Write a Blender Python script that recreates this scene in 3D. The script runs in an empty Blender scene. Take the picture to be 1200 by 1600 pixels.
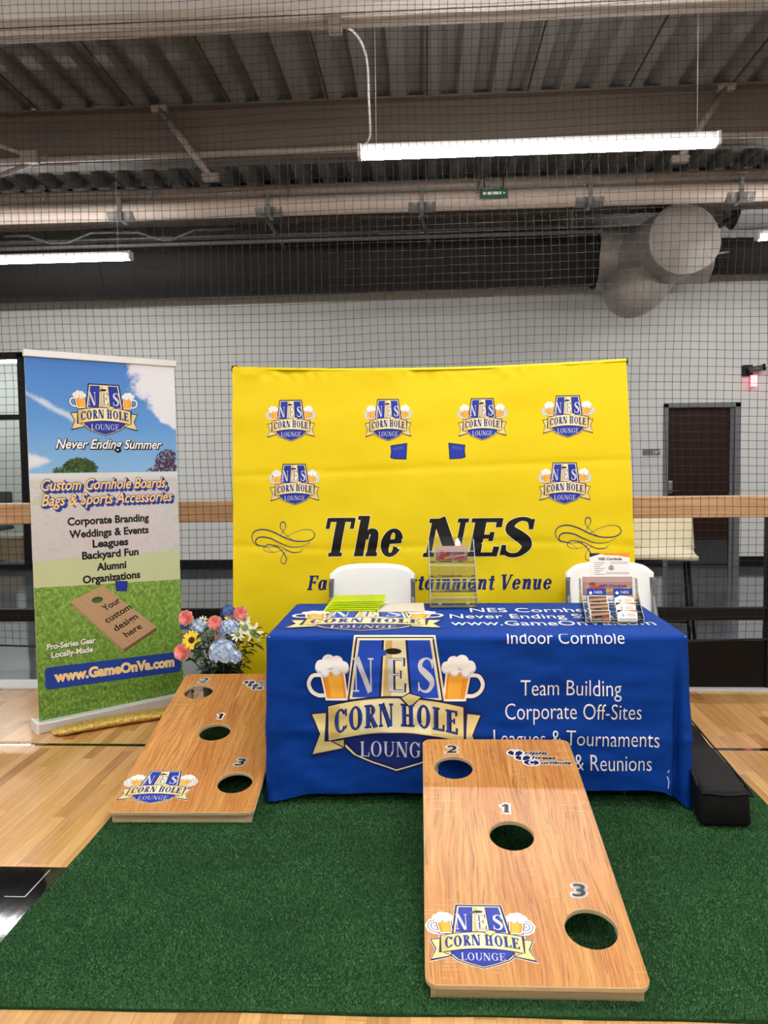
import bpy, bmesh, math, random
from mathutils import Vector, Matrix, noise
from mathutils.geometry import tessellate_polygon
random.seed(7)
sc = bpy.context.scene
COL = sc.collection

# ------------------------------------------------------------------ camera, world, exposure
F_PX, YAW, PITCH, ROLL, CAM_H = 1213.3, 0.0551, 0.0604, 0.013, 1.471
cd = bpy.data.cameras.new('camera'); cam = bpy.data.objects.new('camera', cd); COL.objects.link(cam)
cd.sensor_fit = 'VERTICAL'; cd.sensor_height = 32.0; cd.lens = F_PX / 1600 * 32.0
cd.clip_start = 0.05; cd.clip_end = 100
fwd = Vector((-math.sin(YAW) * math.cos(PITCH), math.cos(YAW) * math.cos(PITCH), -math.sin(PITCH)))
r0 = Vector((math.cos(YAW), math.sin(YAW), 0)); u0 = r0.cross(fwd)
cr, sr = math.cos(ROLL), math.sin(ROLL)
rt = cr * r0 - sr * u0; up = sr * r0 + cr * u0
M = Matrix((rt, up, -fwd)).transposed().to_4x4(); M.translation = (0, 0, CAM_H)
cam.matrix_world = M
sc.camera = cam
wd = bpy.data.worlds.new('world'); sc.world = wd; wd.use_nodes = True
wd.node_tree.nodes['Background'].inputs[0].default_value = (0.55, 0.6, 0.65, 1)
wd.node_tree.nodes['Background'].inputs[1].default_value = 0.05
sc.view_settings.view_transform = 'Standard'; sc.view_settings.look = 'None'
sc.view_settings.gamma = 1.0; sc.view_settings.use_curve_mapping = False
sc.view_settings.exposure = 0.0
LAMP_STRENGTH = 88.0
LAMP_COLOR = (1.0, 0.985, 0.965, 1)

# ------------------------------------------------------------------ materials
def lin(r, g=None, b=None):
    if g is None: r, g, b = r
    f = lambda c: (c / 255 / 12.92) if c / 255 <= 0.04045 else ((c / 255 + 0.055) / 1.055) ** 2.4
    return (f(r), f(g), f(b), 1.0)

MATS = {}
def mat(name, rgb, rough=0.6, metal=0.0, spec=0.5, **kw):
    if name in MATS: return MATS[name]
    m = bpy.data.materials.new(name); m.use_nodes = True
    b = m.node_tree.nodes['Principled BSDF']
    b.inputs['Base Color'].default_value = lin(rgb)
    b.inputs['Roughness'].default_value = rough
    b.inputs['Metallic'].default_value = metal
    b.inputs['Specular IOR Level'].default_value = spec
    for k, v in kw.items():
        b.inputs[k.replace('_', ' ')].default_value = v
    MATS[name] = m
    return m

class NT:
    """small helper to write node trees"""
    def __init__(s, m):
        s.m = m; s.t = m.node_tree; s.b = s.t.nodes['Principled BSDF']
    def n(s, typ, **props):
        nd = s.t.nodes.new('ShaderNode' + typ)
        for k, v in props.items(): setattr(nd, k, v)
        return nd
    def link(s, a, b): s.t.links.new(a, b)
    def val(s, sock, v):
        if hasattr(v, 'is_output'): s.link(v, sock)
        else: sock.default_value = v
    def math(s, op, a, b=0.0, c=None):
        nd = s.n('Math', operation=op); s.val(nd.inputs[0], a); s.val(nd.inputs[1], b)
        if c is not None: s.val(nd.inputs[2], c)
        return nd.outputs[0]
    def coord(s, kind='Object'): return s.n('TexCoord').outputs[kind]
    def mapping(s, vec, scale=(1, 1, 1), loc=(0, 0, 0), rot=(0, 0, 0)):
        nd = s.n('Mapping'); s.link(vec, nd.inputs[0])
        nd.inputs['Scale'].default_value = scale; nd.inputs['Location'].default_value = loc; nd.inputs['Rotation'].default_value = rot
        return nd.outputs[0]
    def noise(s, vec, scale=5, detail=3, rough=0.5, dist=0.0):
        nd = s.n('TexNoise'); s.link(vec, nd.inputs['Vector']); nd.inputs['Scale'].default_value = scale
        nd.inputs['Detail'].default_value = detail; nd.inputs['Roughness'].default_value = rough; nd.inputs['Distortion'].default_value = dist
        return nd.outputs[0]
    def sep(s, vec):
        nd = s.n('SeparateXYZ'); s.link(vec, nd.inputs[0]); return nd.outputs
    def comb(s, x, y, z=0.0):
        nd = s.n('CombineXYZ'); s.val(nd.inputs[0], x); s.val(nd.inputs[1], y); s.val(nd.inputs[2], z); return nd.outputs[0]
    def ramp(s, fac, stops):
        nd = s.n('ValToRGB'); s.link(fac, nd.inputs[0]); e = nd.color_ramp.elements
        while len(e) < len(stops): e.new(0.5)
        for i, (p, c) in enumerate(stops):
            e[i].position = p; e[i].color = lin(c)
        return nd.outputs[0]
    def mix(s, fac, a, b, blend='MIX'):
        nd = s.n('Mix', data_type='RGBA', blend_type=blend)
        s.val(nd.inputs[0], fac)
        for sock, v in ((nd.inputs[6], a), (nd.inputs[7], b)):
            if hasattr(v, 'is_output'): s.link(v, sock)
            else: sock.default_value = lin(v) if len(v) == 3 else v
        return nd.outputs[2]
    def white(s, vec):
        nd = s.n('TexWhiteNoise', noise_dimensions='3D'); s.link(vec, nd.inputs['Vector']); return nd.outputs['Value']
    def color(s, c): s.link(c, s.b.inputs['Base Color'])
    def bump(s, h, strength=0.2, dist=0.01):
        nd = s.n('Bump'); s.link(h, nd.inputs['Height']); nd.inputs['Strength'].default_value = strength; nd.inputs['Distance'].default_value = dist
        s.link(nd.outputs[0], s.b.inputs['Normal'])

def noisy(name, c1, c2, scale=4, rough=0.6, bump=0.0, bscale=40, metal=0.0, stretch=(1, 1, 1), spec=0.5):
    if name in MATS: return MATS[name]
    m = mat(name, c1, rough, metal, spec); t = NT(m)
    v = t.mapping(t.coord(), stretch)
    t.color(t.ramp(t.noise(v, scale, 4), [(0.3, c1), (0.7, c2)]))
    if bump: t.bump(t.noise(v, bscale, 3), bump, 0.01)
    return m

def m_maple():
    m = mat('maple_floor', (200, 155, 100), 0.16, 0, 0.5); t = NT(m)
    x, y, z = t.sep(t.coord())
    W = 0.057
    xs = t.math('DIVIDE', x, W); row = t.math('FLOOR', xs); fx = t.math('FRACT', xs)
    rnd = t.white(t.comb(row, 3.3, 0.0))
    ln = t.math('MULTIPLY_ADD', rnd, 0.5, 0.55)
    ys = t.math('DIVIDE', t.math('MULTIPLY_ADD', rnd, 9.0, y), ln); idx = t.math('FLOOR', ys); fy = t.math('FRACT', ys)
    c = t.white(t.comb(row, idx, 1.7))
    base = t.ramp(c, [(0.0, (156, 104, 54)), (0.2, (196, 144, 84)), (0.6, (212, 162, 100)), (0.88, (226, 180, 120)), (1.0, (142, 90, 44))])
    g = t.noise(t.mapping(t.comb(t.math('MULTIPLY_ADD', c, 7.0, x), y, z), (60, 2.5, 1)), 1.0, 5, 0.6, 0.4)
    col = t.mix(0.35, base, t.ramp(g, [(0.3, (148, 100, 54)), (0.7, (220, 176, 120))]))
    gap = t.math('MAXIMUM', t.math('LESS_THAN', fx, 0.022), t.math('LESS_THAN', fy, 0.0025))
    col = t.mix(t.math('MULTIPLY', gap, 0.55), col, (96, 62, 34))
    t.color(col)
    t.bump(t.math('ADD', t.math('MULTIPLY', c, 0.5), t.noise(t.coord(), 9, 2)), 0.06, 0.01)
    return m
def m_boardwood():
    m = mat('printed_woodgrain', (190, 130, 80), 0.32, 0, 0.4); t = NT(m)
    o = t.coord(); x, y, z = t.sep(o)
    wob = t.noise(t.mapping(o, (3, 1.0, 1)), 1.6, 2)
    v = t.comb(t.math('MULTIPLY_ADD', wob, 0.09, x), y, z)
    broad = t.noise(t.mapping(v, (9, 0.55, 1)), 1.0, 3, 0.55)
    c = t.ramp(broad, [(0.25, (150, 84, 36)), (0.42, (188, 122, 60)), (0.58, (212, 156, 88)), (0.75, (172, 100, 46))])
    fine = t.noise(t.mapping(v, (95, 3.2, 1)), 1.0, 6, 0.7)
    c = t.mix(0.5, c, t.ramp(fine, [(0.34, (104, 50, 18)), (0.5, (194, 128, 64)), (0.7, (232, 180, 112))]))
    fleck = t.noise(t.mapping(o, (6, 160, 1)), 1.0, 2)
    patch = t.noise(t.mapping(o, (5, 3, 1)), 1.0, 2)
    fm = t.math('MULTIPLY', t.math('GREATER_THAN', fleck, 0.60), t.math('GREATER_THAN', patch, 0.56))
    c = t.mix(t.math('MULTIPLY', fm, 0.35), c, (232, 190, 132))
    dk = t.math('GREATER_THAN', t.noise(t.mapping(v, (150, 5, 1)), 1.0, 4, 0.7), 0.60)
    c = t.mix(t.math('MULTIPLY', dk, 0.55), c, (98, 48, 20))
    t.color(c)
    return m
def m_turf():
    m = mat('turf_backing', (20, 52, 28), 0.95, 0, 0.1); t = NT(m)
    t.color(t.ramp(t.noise(t.coord(), 160, 3), [(0.3, (16, 44, 20)), (0.7, (34, 70, 38))]))
    return m
def m_blade(name, a, b):
    m = mat(name, a, 0.65, 0, 0.15); t = NT(m)
    t.color(t.ramp(t.noise(t.coord(), 3.0, 4), [(0.3, a), (0.7, b)]))
    return m
def m_epoxy():
    m = mat('grey_epoxy', (88, 92, 98), 0.07, 0, 0.6); t = NT(m)
    t.color(t.ramp(t.noise(t.coord(), 2.2, 5, 0.6), [(0.3, (70, 74, 80)), (0.7, (104, 108, 114))]))
    t.bump(t.noise(t.coord(), 3.0, 2), 0.05, 0.02)
    return m
def m_sky():      # the printed photograph of a sky on the roll-up banner, laid out over the banner's own surface
    m = mat('printed_sky', (90, 150, 215), 0.55, 0, 0.3); t = NT(m)
    o = t.coord(); x, y, z = t.sep(o)
    sky = t.ramp(t.math('MULTIPLY_ADD', z, 1.45, -2.03), [(0.0, (140, 188, 226)), (0.5, (92, 150, 214)), (1.0, (66, 122, 200))])
    n = t.noise(t.mapping(o, (5, 1, 6)), 1.0, 6, 0.6)
    # a cloud bank filling the upper right corner, a wisp at the left
    d = t.math('ADD', t.math('MULTIPLY', t.math('SUBTRACT', x, 0.60), 3.0), t.math('MULTIPLY', t.math('SUBTRACT', z, 1.93), 1.3))
    d = t.math('SUBTRACT', d, t.math('MULTIPLY', t.math('MAXIMUM', t.math('SUBTRACT', 1.80, z), 0.0), 4.5))
    bank = t.math('MULTIPLY_ADD', t.math('SUBTRACT', n, 0.5), 1.6, d)
    c = t.mix(t.ramp_f(bank, 0.0, 0.22), sky, (226, 226, 232))
    w = t.math('MULTIPLY', t.math('ABSOLUTE', t.math('ADD', t.math('SUBTRACT', z, 1.89), t.math('MULTIPLY', x, 0.55))), -16.0)
    w = t.math('ADD', t.math('ADD', w, 0.55), t.math('MULTIPLY_ADD', n, 1.6, -0.9))
    w = t.math('MULTIPLY', w, t.math('LESS_THAN', x, 0.27))
    c = t.mix(t.ramp_f(w, 0.0, 0.5), c, (196, 212, 232))
    lo = t.math('MULTIPLY_ADD', n, 0.9, t.math('SUBTRACT', t.math('MULTIPLY', t.math('ABSOLUTE', t.math('SUBTRACT', z, 1.52)), -9.0), t.math('MULTIPLY', x, 4.0)))
    c = t.mix(t.ramp_f(lo, -0.1, 0.2), c, (222, 222, 230))
    t.color(c)
    return m
def _ramp_f(s, v, a, b):
    nd = s.n('MapRange', interpolation_type='SMOOTHSTEP'); s.val(nd.inputs[0], v); nd.inputs[1].default_value = a; nd.inputs[2].default_value = b
    return nd.outputs[0]
NT.ramp_f = _ramp_f
def m_printgrass():
    m = mat('printed_grass', (90, 140, 50), 0.55, 0, 0.3); t = NT(m)
    o = t.coord(); x, y, z = t.sep(o)
    n1 = t.noise(t.mapping(o, (60, 1, 46), rot=(0, 0.5, 0)), 1.0, 5, 0.65)
    n2 = t.noise(t.mapping(o, (5, 1, 9)), 1.0, 3)
    n3 = t.noise(t.mapping(o, (22, 1, 30)), 1.0, 3)
    c = t.ramp(t.math('ADD', t.math('MULTIPLY', n2, 0.55), t.math('MULTIPLY', z, 0.62)), [(0.25, (78, 116, 44)), (0.5, (114, 156, 64)), (0.85, (156, 192, 90))])
    c = t.mix(0.55, c, t.ramp(n1, [(0.32, (40, 70, 20)), (0.5, (104, 146, 50)), (0.68, (186, 208, 110))]))
    c = t.mix(t.math('MULTIPLY', t.math('GREATER_THAN', n3, 0.56), 0.30), c, (44, 78, 24))
    t.color(c)
    return m
def m_printpanel():   # faded hedge behind a pale translucent panel in the print
    m = mat('printed_pale_panel', (205, 200, 200), 0.55, 0, 0.3); t = NT(m)
    o = t.coord(); x, y, z = t.sep(o)
    n = t.noise(t.mapping(o, (4, 1, 5)), 1.0, 5, 0.65)
    c = t.ramp(n, [(0.32, (178, 190, 164)), (0.45, (200, 198, 196)), (0.58, (206, 196, 200)), (0.72, (190, 194, 172))])
    sp = t.noise(t.mapping(o, (40, 1, 40)), 1.0, 3, 0.7)
    c = t.mix(t.math('MULTIPLY', t.math('GREATER_THAN', sp, 0.55), 0.25), c, (224, 214, 206))
    c = t.mix(t.ramp_f(z, 1.40, 1.43), c, (214, 216, 216))
    c = t.mix(t.ramp_f(t.math('MULTIPLY', z, -1.0), -0.965, -0.955), c, (198, 204, 158))
    t.color(c)
    return m
def m_gold():
    m = mat('gold_sequin_cloth', (205, 168, 70), 0.38, 0.45, 0.6); t = NT(m)
    vo = t.n('TexVoronoi'); t.link(t.coord(), vo.inputs['Vector']); vo.inputs['Scale'].default_value = 160
    t.color(t.ramp(t.noise(t.coord(), 70, 2), [(0.3, (176, 136, 48)), (0.7, (232, 200, 112))]))
    t.bump(vo.outputs['Distance'], 0.6, 0.004)
    return m
def m_acrylic():
    m = bpy.data.materials.new('clear_acrylic'); m.use_nodes = True; nt = m.node_tree
    for n in list(nt.nodes):
        if n.type != 'OUTPUT_MATERIAL': nt.nodes.remove(n)
    out = nt.nodes['Material Output']
    tr = nt.nodes.new('ShaderNodeBsdfTransparent'); tr.inputs[0].default_value = (0.93, 0.945, 0.95, 1)
    gl = nt.nodes.new('ShaderNodeBsdfGlossy'); gl.inputs['Roughness'].default_value = 0.05
    fr = nt.nodes.new('ShaderNodeFresnel'); fr.inputs[0].default_value = 1.55
    mx = nt.nodes.new('ShaderNodeMixShader'); nt.links.new(fr.outputs[0], mx.inputs[0]); nt.links.new(tr.outputs[0], mx.inputs[1]); nt.links.new(gl.outputs[0], mx.inputs[2])
    nt.links.new(mx.outputs[0], out.inputs[0])
    MATS['clear_acrylic'] = m
    return m
def m_emit(name, rgb, strength):
    m = mat(name, (255, 255, 255), 0.5); b = m.node_tree.nodes['Principled BSDF']
    b.inputs['Emission Color'].default_value = rgb; b.inputs['Emission Strength'].default_value = strength
    return m

maple = m_maple(); boardwood = m_boardwood(); acrylic = m_acrylic()
black_paint = mat('black_floor_paint', (8, 8, 9), 0.06, 0, 0.4); _t = NT(black_paint); _t.bump(_t.noise(_t.mapping(_t.coord(), (14, 1.2, 1)), 1.0, 2), 0.05, 0.01); line_white = mat('white_floor_line', (140, 140, 142), 0.2)
wall_paint = noisy('white_wall_paint', (208, 208, 206), (214, 214, 212), 2, 0.75)
white_trim = mat('white_trim_paint', (205, 205, 205), 0.45)
deck_paint = noisy('grey_roof_deck', (106, 103, 99), (116, 113, 109), 3, 0.85)
seam_dark = mat('dark_deck_seam', (30, 30, 30), 0.7)
beam_paint = noisy('beige_beam_primer', (84, 74, 65), (90, 79, 70), 2, 0.6)
beam_white = noisy('white_beam_tone', (196, 190, 184), (202, 196, 190), 2, 0.5)  # paler colour for the front visible beam than for the other roof beams
pipe_paint = mat('pale_pipe_paint', (128, 118, 110), 0.45)
tube_white = mat('white_tube_vinyl', (196, 180, 168), 0.5)
pipe_grey = mat('grey_conduit', (98, 96, 95), 0.4, 0.3)
duct_black = noisy('dark_fabric_duct', (34, 33, 32), (40, 39, 38), 2, 0.85)
film_white = noisy('white_plastic_film', (134, 127, 120), (148, 141, 134), 8, 0.4, 0.9, 14)
black_metal = mat('black_powder_coat', (9, 9, 10), 0.5, 0, 0.25)
black_kick = mat('black_kick_panel', (8, 6, 5), 0.5, 0, 0.2)
oak = noisy('oak_rail_wood', (178, 138, 100), (206, 166, 126), 2.0, 0.4, 0, 40, 0, (1.2, 14, 22))
net_black = mat('black_net_cord', (22, 21, 20), 0.8)
lamp_white = mat('white_lamp_housing', (225, 225, 225), 0.45)
diffuser = m_emit('lamp_diffuser', LAMP_COLOR, LAMP_STRENGTH)
ply = noisy('birch_plywood', (206, 180, 136), (220, 196, 154), 3, 0.5, 0, 40, 0, (3, 30, 30))
blue_cloth = noisy('blue_polyester', (4, 55, 140), (8, 60, 147), 3, 0.7, 0.08, 900, 0, (1, 1, 1), 0.12)
yellow_cloth = noisy('yellow_polyester', (230, 204, 12), (234, 208, 16), 3, 0.62, 0.06, 900, 0, (1, 1, 1), 0.25)
chair_white = mat('white_chair_plastic', (250, 250, 246), 0.45)
chair_grey = mat('grey_chair_steel', (112, 114, 118), 0.4, 0.4)
cream_shell = mat('cream_stool_shell', (222, 212, 184), 0.4)
bag_black = noisy('black_nylon', (10, 10, 11), (18, 18, 19), 20, 0.65, 0.5, 9, 0, (1, 1, 1), 0.25)
gold = m_gold()
door_wood = noisy('dark_walnut_door', (34, 14, 8), (44, 19, 10), 2, 0.5, 0, 40, 0, (14, 14, 0.6), 0.2)
frame_grey = mat('grey_door_frame', (104, 106, 110), 0.4)
steel = mat('brushed_steel', (150, 150, 152), 0.3, 0.9)
dark_steel = mat('kick_plate_steel', (96, 98, 104), 0.18, 0.8)
silver = mat('silver_banner_base', (214, 212, 210), 0.35, 0.3)
turf_back = m_turf()
leaf1 = noisy('dark_leaf', (22, 48, 26), (44, 78, 40), 20, 0.55); leaf2 = noisy('mid_leaf', (52, 86, 46), (82, 116, 66), 20, 0.55)

# inks: flat printed colours, one set on cloth and paper, one under the gloss of the boards
INK = dict(navy=(24, 28, 84), blue=(30, 52, 160), cream=(238, 226, 180), gold=(214, 184, 108), paleg=(228, 208, 140), white=(242, 240, 236), silver=(206, 206, 212),
           orange=(240, 150, 34), amber=(246, 178, 60), red=(206, 70, 50), black=(14, 14, 14), brown=(120, 84, 60), tan=(188, 154, 118), tan2=(168, 134, 100),
           royal=(26, 74, 190), deep=(16, 36, 110), yellow=(250, 210, 60), bannerblue=(30, 62, 150), textgold=(246, 206, 120), pink=(186, 158, 152), grey=(130, 130, 134),
           leafg=(74, 104, 46), leafd=(48, 74, 30), plum=(104, 62, 72), plum2=(76, 44, 54), mid=(60, 78, 170), hole=(20, 18, 16), flyer=(176, 132, 128), sky=(132, 178, 214))
def ink(k, sub='cloth'):
    rough = {'cloth': 0.6, 'gloss': 0.3}[sub]
    return mat('ink_%s_%s' % (k, sub), INK[k], rough, 0, 0.3)

# ------------------------------------------------------------------ mesh helpers
def obj(name, bm, mats, parent=None, smooth=False, loc=None, rot=None):
    me = bpy.data.meshes.new(name)
    if smooth:
        for f in bm.faces: f.smooth = True
    bm.normal_update(); bm.to_mesh(me); bm.free()
    for m in (mats if isinstance(mats, (list, tuple)) else [mats]): me.materials.append(m)
    o = bpy.data.objects.new(name, me); COL.objects.link(o)
    if parent: o.parent = parent
    if loc: o.location = loc
    if rot: o.rotation_euler = rot
    return o
def tag(o, label, cat, group=None, kind=None):
    o['label'] = label; o['category'] = cat
    if group: o['group'] = group
    if kind: o['kind'] = kind
    return o
def thing(name, label, cat, loc=(0, 0, 0), rotz=0, group=None, rot=None):
    o = bpy.data.objects.new(name, None); COL.objects.link(o); o.empty_display_size = 0.1
    o.location = loc; o.rotation_euler = rot if rot else (0, 0, rotz)
    return tag(o, label, cat, group)
def struct(name, bm, mats, parent=None, smooth=False):
    o = obj(name, bm, mats, parent, smooth)
    o['kind'] = 'structure'
    return o
def dup(root, loc, rotz=0, label=None, group=None):
    r = root.copy(); COL.objects.link(r); r.location = loc; r.rotation_euler = (0, 0, rotz)
    if label: r['label'] = label
    if group: r['group'] = group
    for ch in list(root.children):
        c = ch.copy(); COL.objects.link(c); c.parent = r
        for g in ch.children:
            d = g.copy(); COL.objects.link(d); d.parent = c
    return r
def B(): return bmesh.new()
def box(bm, x0, x1, y0, y1, z0, z1, bev=0.0, mi=0, seg=2, mtx=None):
    t = bmesh.new(); bmesh.ops.create_cube(t, size=1)
    for v in t.verts:
        v.co = Vector(((x0 + x1) / 2 + v.co.x * (x1 - x0), (y0 + y1) / 2 + v.co.y * (y1 - y0), (z0 + z1) / 2 + v.co.z * (z1 - z0)))
    if bev: bmesh.ops.bevel(t, geom=t.edges[:], offset=bev, segments=seg, affect='EDGES', profile=0.5)
    for f in t.faces: f.material_index = mi
    if mtx: bmesh.ops.transform(t, matrix=mtx, verts=t.verts)
    join(bm, t); return bm
def solid(bm, t):
    bm.normal_update(); bmesh.ops.solidify(bm, geom=bm.faces[:], thickness=t)
    bmesh.ops.recalc_face_normals(bm, faces=bm.faces[:])
def join(bm, t):
    me = bpy.data.meshes.new('tmp'); t.to_mesh(me); t.free(); bm.from_mesh(me); bpy.data.meshes.remove(me)
def tube(bm, pts, r, n=8, mi=0, cap=True, closed=False):
    pts = [Vector(p) for p in pts]; rs = r if isinstance(r, (list, tuple)) else [r] * len(pts)
    rings = []; prev = None
    for i, p in enumerate(pts):
        a = pts[i - 1] if i > 0 else (pts[-1] if closed else p); b = pts[i + 1] if i < len(pts) - 1 else (pts[0] if closed else p)
        d = (b - a).normalized()
        if prev is None:
            ref = Vector((0, 0, 1)) if abs(d.z) < 0.9 else Vector((1, 0, 0))
            e1 = d.cross(ref).normalized()
        else:
            e1 = (prev - d * prev.dot(d)).normalized()
        prev = e1; e2 = d.cross(e1)
        rings.append([bm.verts.new(p + rs[i] * (math.cos(2 * math.pi * k / n) * e1 + math.sin(2 * math.pi * k / n) * e2)) for k in range(n)])
    m = len(rings)
    for i in range(m if closed else m - 1):
        A, C = rings[i], rings[(i + 1) % m]
        for k in range(n):
            f = bm.faces.new((A[k], A[(k + 1) % n], C[(k + 1) % n], C[k])); f.material_index = mi; f.smooth = True
    if cap and not closed:
        for q in (rings[0][::-1], rings[-1]):
            f = bm.faces.new(q); f.material_index = mi
    return bm
def lathe(bm, prof, n=24, mi=0, c=(0, 0, 0)):
    rings = []
    for r, z in prof:
        rings.append([bm.verts.new((c[0] + r * math.cos(2 * math.pi * k / n), c[1] + r * math.sin(2 * math.pi * k / n), c[2] + z)) for k in range(n)])
    for A, C in zip(rings, rings[1:]):
        for k in range(n):
            f = bm.faces.new((A[k], A[(k + 1) % n], C[(k + 1) % n], C[k])); f.material_index = mi; f.smooth = True
    return bm
def grid(bm, fn, nu, nv, mi=0, smooth=True):
    g = [[bm.verts.new(fn(i / nu, j / nv)) for j in range(nv + 1)] for i in range(nu + 1)]
    for i in range(nu):
        for j in range(nv):
            f = bm.faces.new((g[i][j], g[i + 1][j], g[i + 1][j + 1], g[i][j + 1])); f.material_index = mi; f.smooth = smooth
    return g
def prism(bm, outline, z0, z1, mi=0):
    a = [bm.verts.new((x, y, z0)) for x, y in outline]; b = [bm.verts.new((x, y, z1)) for x, y in outline]; n = len(a)
    for i in range(n):
        bm.faces.new((a[i], a[(i + 1) % n], b[(i + 1) % n], b[i])).material_index = mi
    bm.faces.new(a[::-1]).material_index = mi; bm.faces.new(b).material_index = mi
    return bm
def curve_pts(P, n=8, closed=False):   # Catmull-Rom
    out = []; m = len(P)
    for i in range(m if closed else m - 1):
        p0 = P[(i - 1) % m] if closed or i > 0 else P[0]; p1 = P[i]; p2 = P[(i + 1) % m]; p3 = P[(i + 2) % m] if closed or i + 2 < m else P[-1]
        for k in range(n):
            t = k / n
            out.append(tuple(0.5 * (2 * b + (c - a) * t + (2 * a - 5 * b + 4 * c - d) * t * t + (3 * b - a - 3 * c + d) * t ** 3) for a, b, c, d in zip(p0, p1, p2, p3)))
    if not closed: out.append(tuple(P[-1]))
    return out

# ------------------------------------------------------------------ printing: flat lettering and shapes laid onto a surface
_fontcache = {}
def font_shape(s, shear, off, space):
    key = (s, shear, off, space)
    if key in _fontcache: return _fontcache[key]
    c = bpy.data.curves.new('txt', 'FONT'); c.body = s; c.size = 1.0; c.shear = shear; c.offset = off; c.space_character = space
    c.resolution_u = 3; c.fill_mode = 'FRONT'
    o = bpy.data.objects.new('txt', c); COL.objects.link(o)
    dg = bpy.context.evaluated_depsgraph_get(); dg.update()
    e = o.evaluated_get(dg); me = e.to_mesh()
    vs = [(v.co.x, v.co.y) for v in me.vertices]; fs = [tuple(p.vertices) for p in me.polygons]
    e.to_mesh_clear(); bpy.data.objects.remove(o); bpy.data.curves.remove(c)
    _fontcache[key] = (vs, fs)
    return vs, fs

def glyph(ch, T, t):
    S = []
    X = 0.70
    def ln(x0, y0, x1, y1, w): S.append(([(x0, y0), (x1, y1)], [w, w]))
    def sf(x, y, h=0.0):
        h = (h or (T * 0.5 + 0.085)); yy = y + t / 2 if y < 0.3 else y - t / 2
        ln(x - h, yy, x + h, yy, t)
    def arc(cx, cy, rx, ry, a0, a1, n=22, k=1.0):
        pts, ws = [], []
        for i in range(n + 1):
            a = math.radians(a0 + (a1 - a0) * i / n); w = t + (T * k - t) * abs(math.cos(a)) ** 1.5
            pts.append((cx + (rx - w / 2) * math.cos(a), cy + (ry - w / 2) * math.sin(a))); ws.append(w)
        S.append((pts, ws))
    def path(pts, ws, n=6):
        q = curve_pts([(x, y, w) for (x, y), w in zip(pts, ws)], n)
        S.append(([(a, b) for a, b, c in q], [c for a, b, c in q]))
    h = T / 2
    if ch == 'N':
        ln(.14, 0, .14, 1, t * 1.2); ln(.82, 0, .82, 1, t * 1.2); ln(.10 + h, 1, .86 - h, 0, T * 1.05); sf(.14, 0, .13); sf(.14, 1, .13); sf(.82, 1, .13); return .96, S
    if ch == 'E':
        ln(.12 + h, 0, .12 + h, 1, T); ln(.03, t / 2, .74, t / 2, t); ln(.03, 1 - t / 2, .72, 1 - t / 2, t); ln(.2, .52, .56, .52, t)
        ln(.72, 0, .74, .26, t * 1.3); ln(.70, 1, .70, .76, t * 1.3); ln(.57, .40, .57, .64, t); return .80, S
    if ch == 'F':
        ln(.12 + h, 0, .12 + h, 1, T); ln(.03, 1 - t / 2, .72, 1 - t / 2, t); ln(.2, .52, .56, .52, t); ln(.70, 1, .70, .74, t * 1.3); ln(.57, .40, .57, .64, t); sf(.12 + h, 0); return .76, S
    if ch == 'S':
        path([(.64, .76), (.56, .93), (.36, .97), (.17, .86), (.16, .70), (.36, .55), (.56, .40), (.62, .24), (.48, .06), (.28, .03), (.12, .12), (.08, .28)],
             [t, t, t, T * .7, T * .85, T, T, T * .85, T * .5, t, t, t]); ln(.64, .97, .64, .70, t); ln(.08, .03, .08, .30, t); return .76, S
    if ch == 'C':
        arc(.46, .5, .42, .52, 42, 318); ln(.80, .98, .80, .68, t * 1.2); ln(.78, .12, .80, .26, t); return .88, S
    if ch == 'G':
        arc(.46, .5, .42, .52, 42, 320); ln(.80, .98, .80, .68, t * 1.2); ln(.74, .06, .74, .44, T); ln(.58, .44, .88, .44, t); return .94, S
    if ch == 'O':
        arc(.46, .5, .43, .52, 0, 360, 36); return .93, S
    if ch == 'R':
        ln(.12 + h, 0, .12 + h, 1, T); ln(.03, 1 - t / 2, .45, 1 - t / 2, t); arc(.40, .75, .32, .26, -90, 90, 14); ln(.15, .5, .42, .5, t); ln(.40, .52, .74, .02, T); sf(.12 + h, 0); sf(.78, 0, .10); return .86, S
    if ch == 'H':
        ln(.12 + h, 0, .12 + h, 1, T); ln(.78 - h + .06, 0, .78 - h + .06, 1, T); ln(.2, .5, .8, .5, t)
        for x in (.12 + h, .84 - h): sf(x, 0); sf(x, 1)
        return .98, S
    if ch == 'L':
        ln(.12 + h, 0, .12 + h, 1, T); ln(.03, t / 2, .72, t / 2, t); ln(.71, 0, .73, .28, t * 1.3); sf(.12 + h, 1); return .76, S
    if ch == 'U':
        ln(.10 + h, .3, .10 + h, 1, T); ln(.78, .3, .78, 1, t * 1.2); arc(.445, .34, .345, .36, 180, 360, 16, .9); sf(.10 + h, 1); sf(.78, 1, .12); return .92, S
    if ch == 'T':
        ln(.42, 0, .42, 1, T); ln(.05, 1 - t / 2, .79, 1 - t / 2, t * 1.1); ln(.06, 1, .06, .72, t * 1.2); ln(.78, 1, .78, .72, t * 1.2); sf(.42, 0, .20); return .84, S
    if ch == 'V':
        ln(.10 + h, 1, .44, 0, T); ln(.78, 1, .46, 0, t * 1.2); sf(.10 + h, 1); sf(.78, 1, .12); return .88, S
    # lower case
    if ch == 'h':
        ln(.12 + h, 0, .12 + h, 1.05, T); path([(.14 + T, .44), (.30 + h, .64), (.46 + h, .60), (.48 + h, .40), (.48 + h, 0)], [t, t * 1.2, T * .8, T, T]); ln(.04, 1.05 - t / 2, .2, 1.05 - t / 2, t); sf(.12 + h, 0, .14); ln(.46, t / 2, .66 + h, t / 2, t); return .78, S
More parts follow.
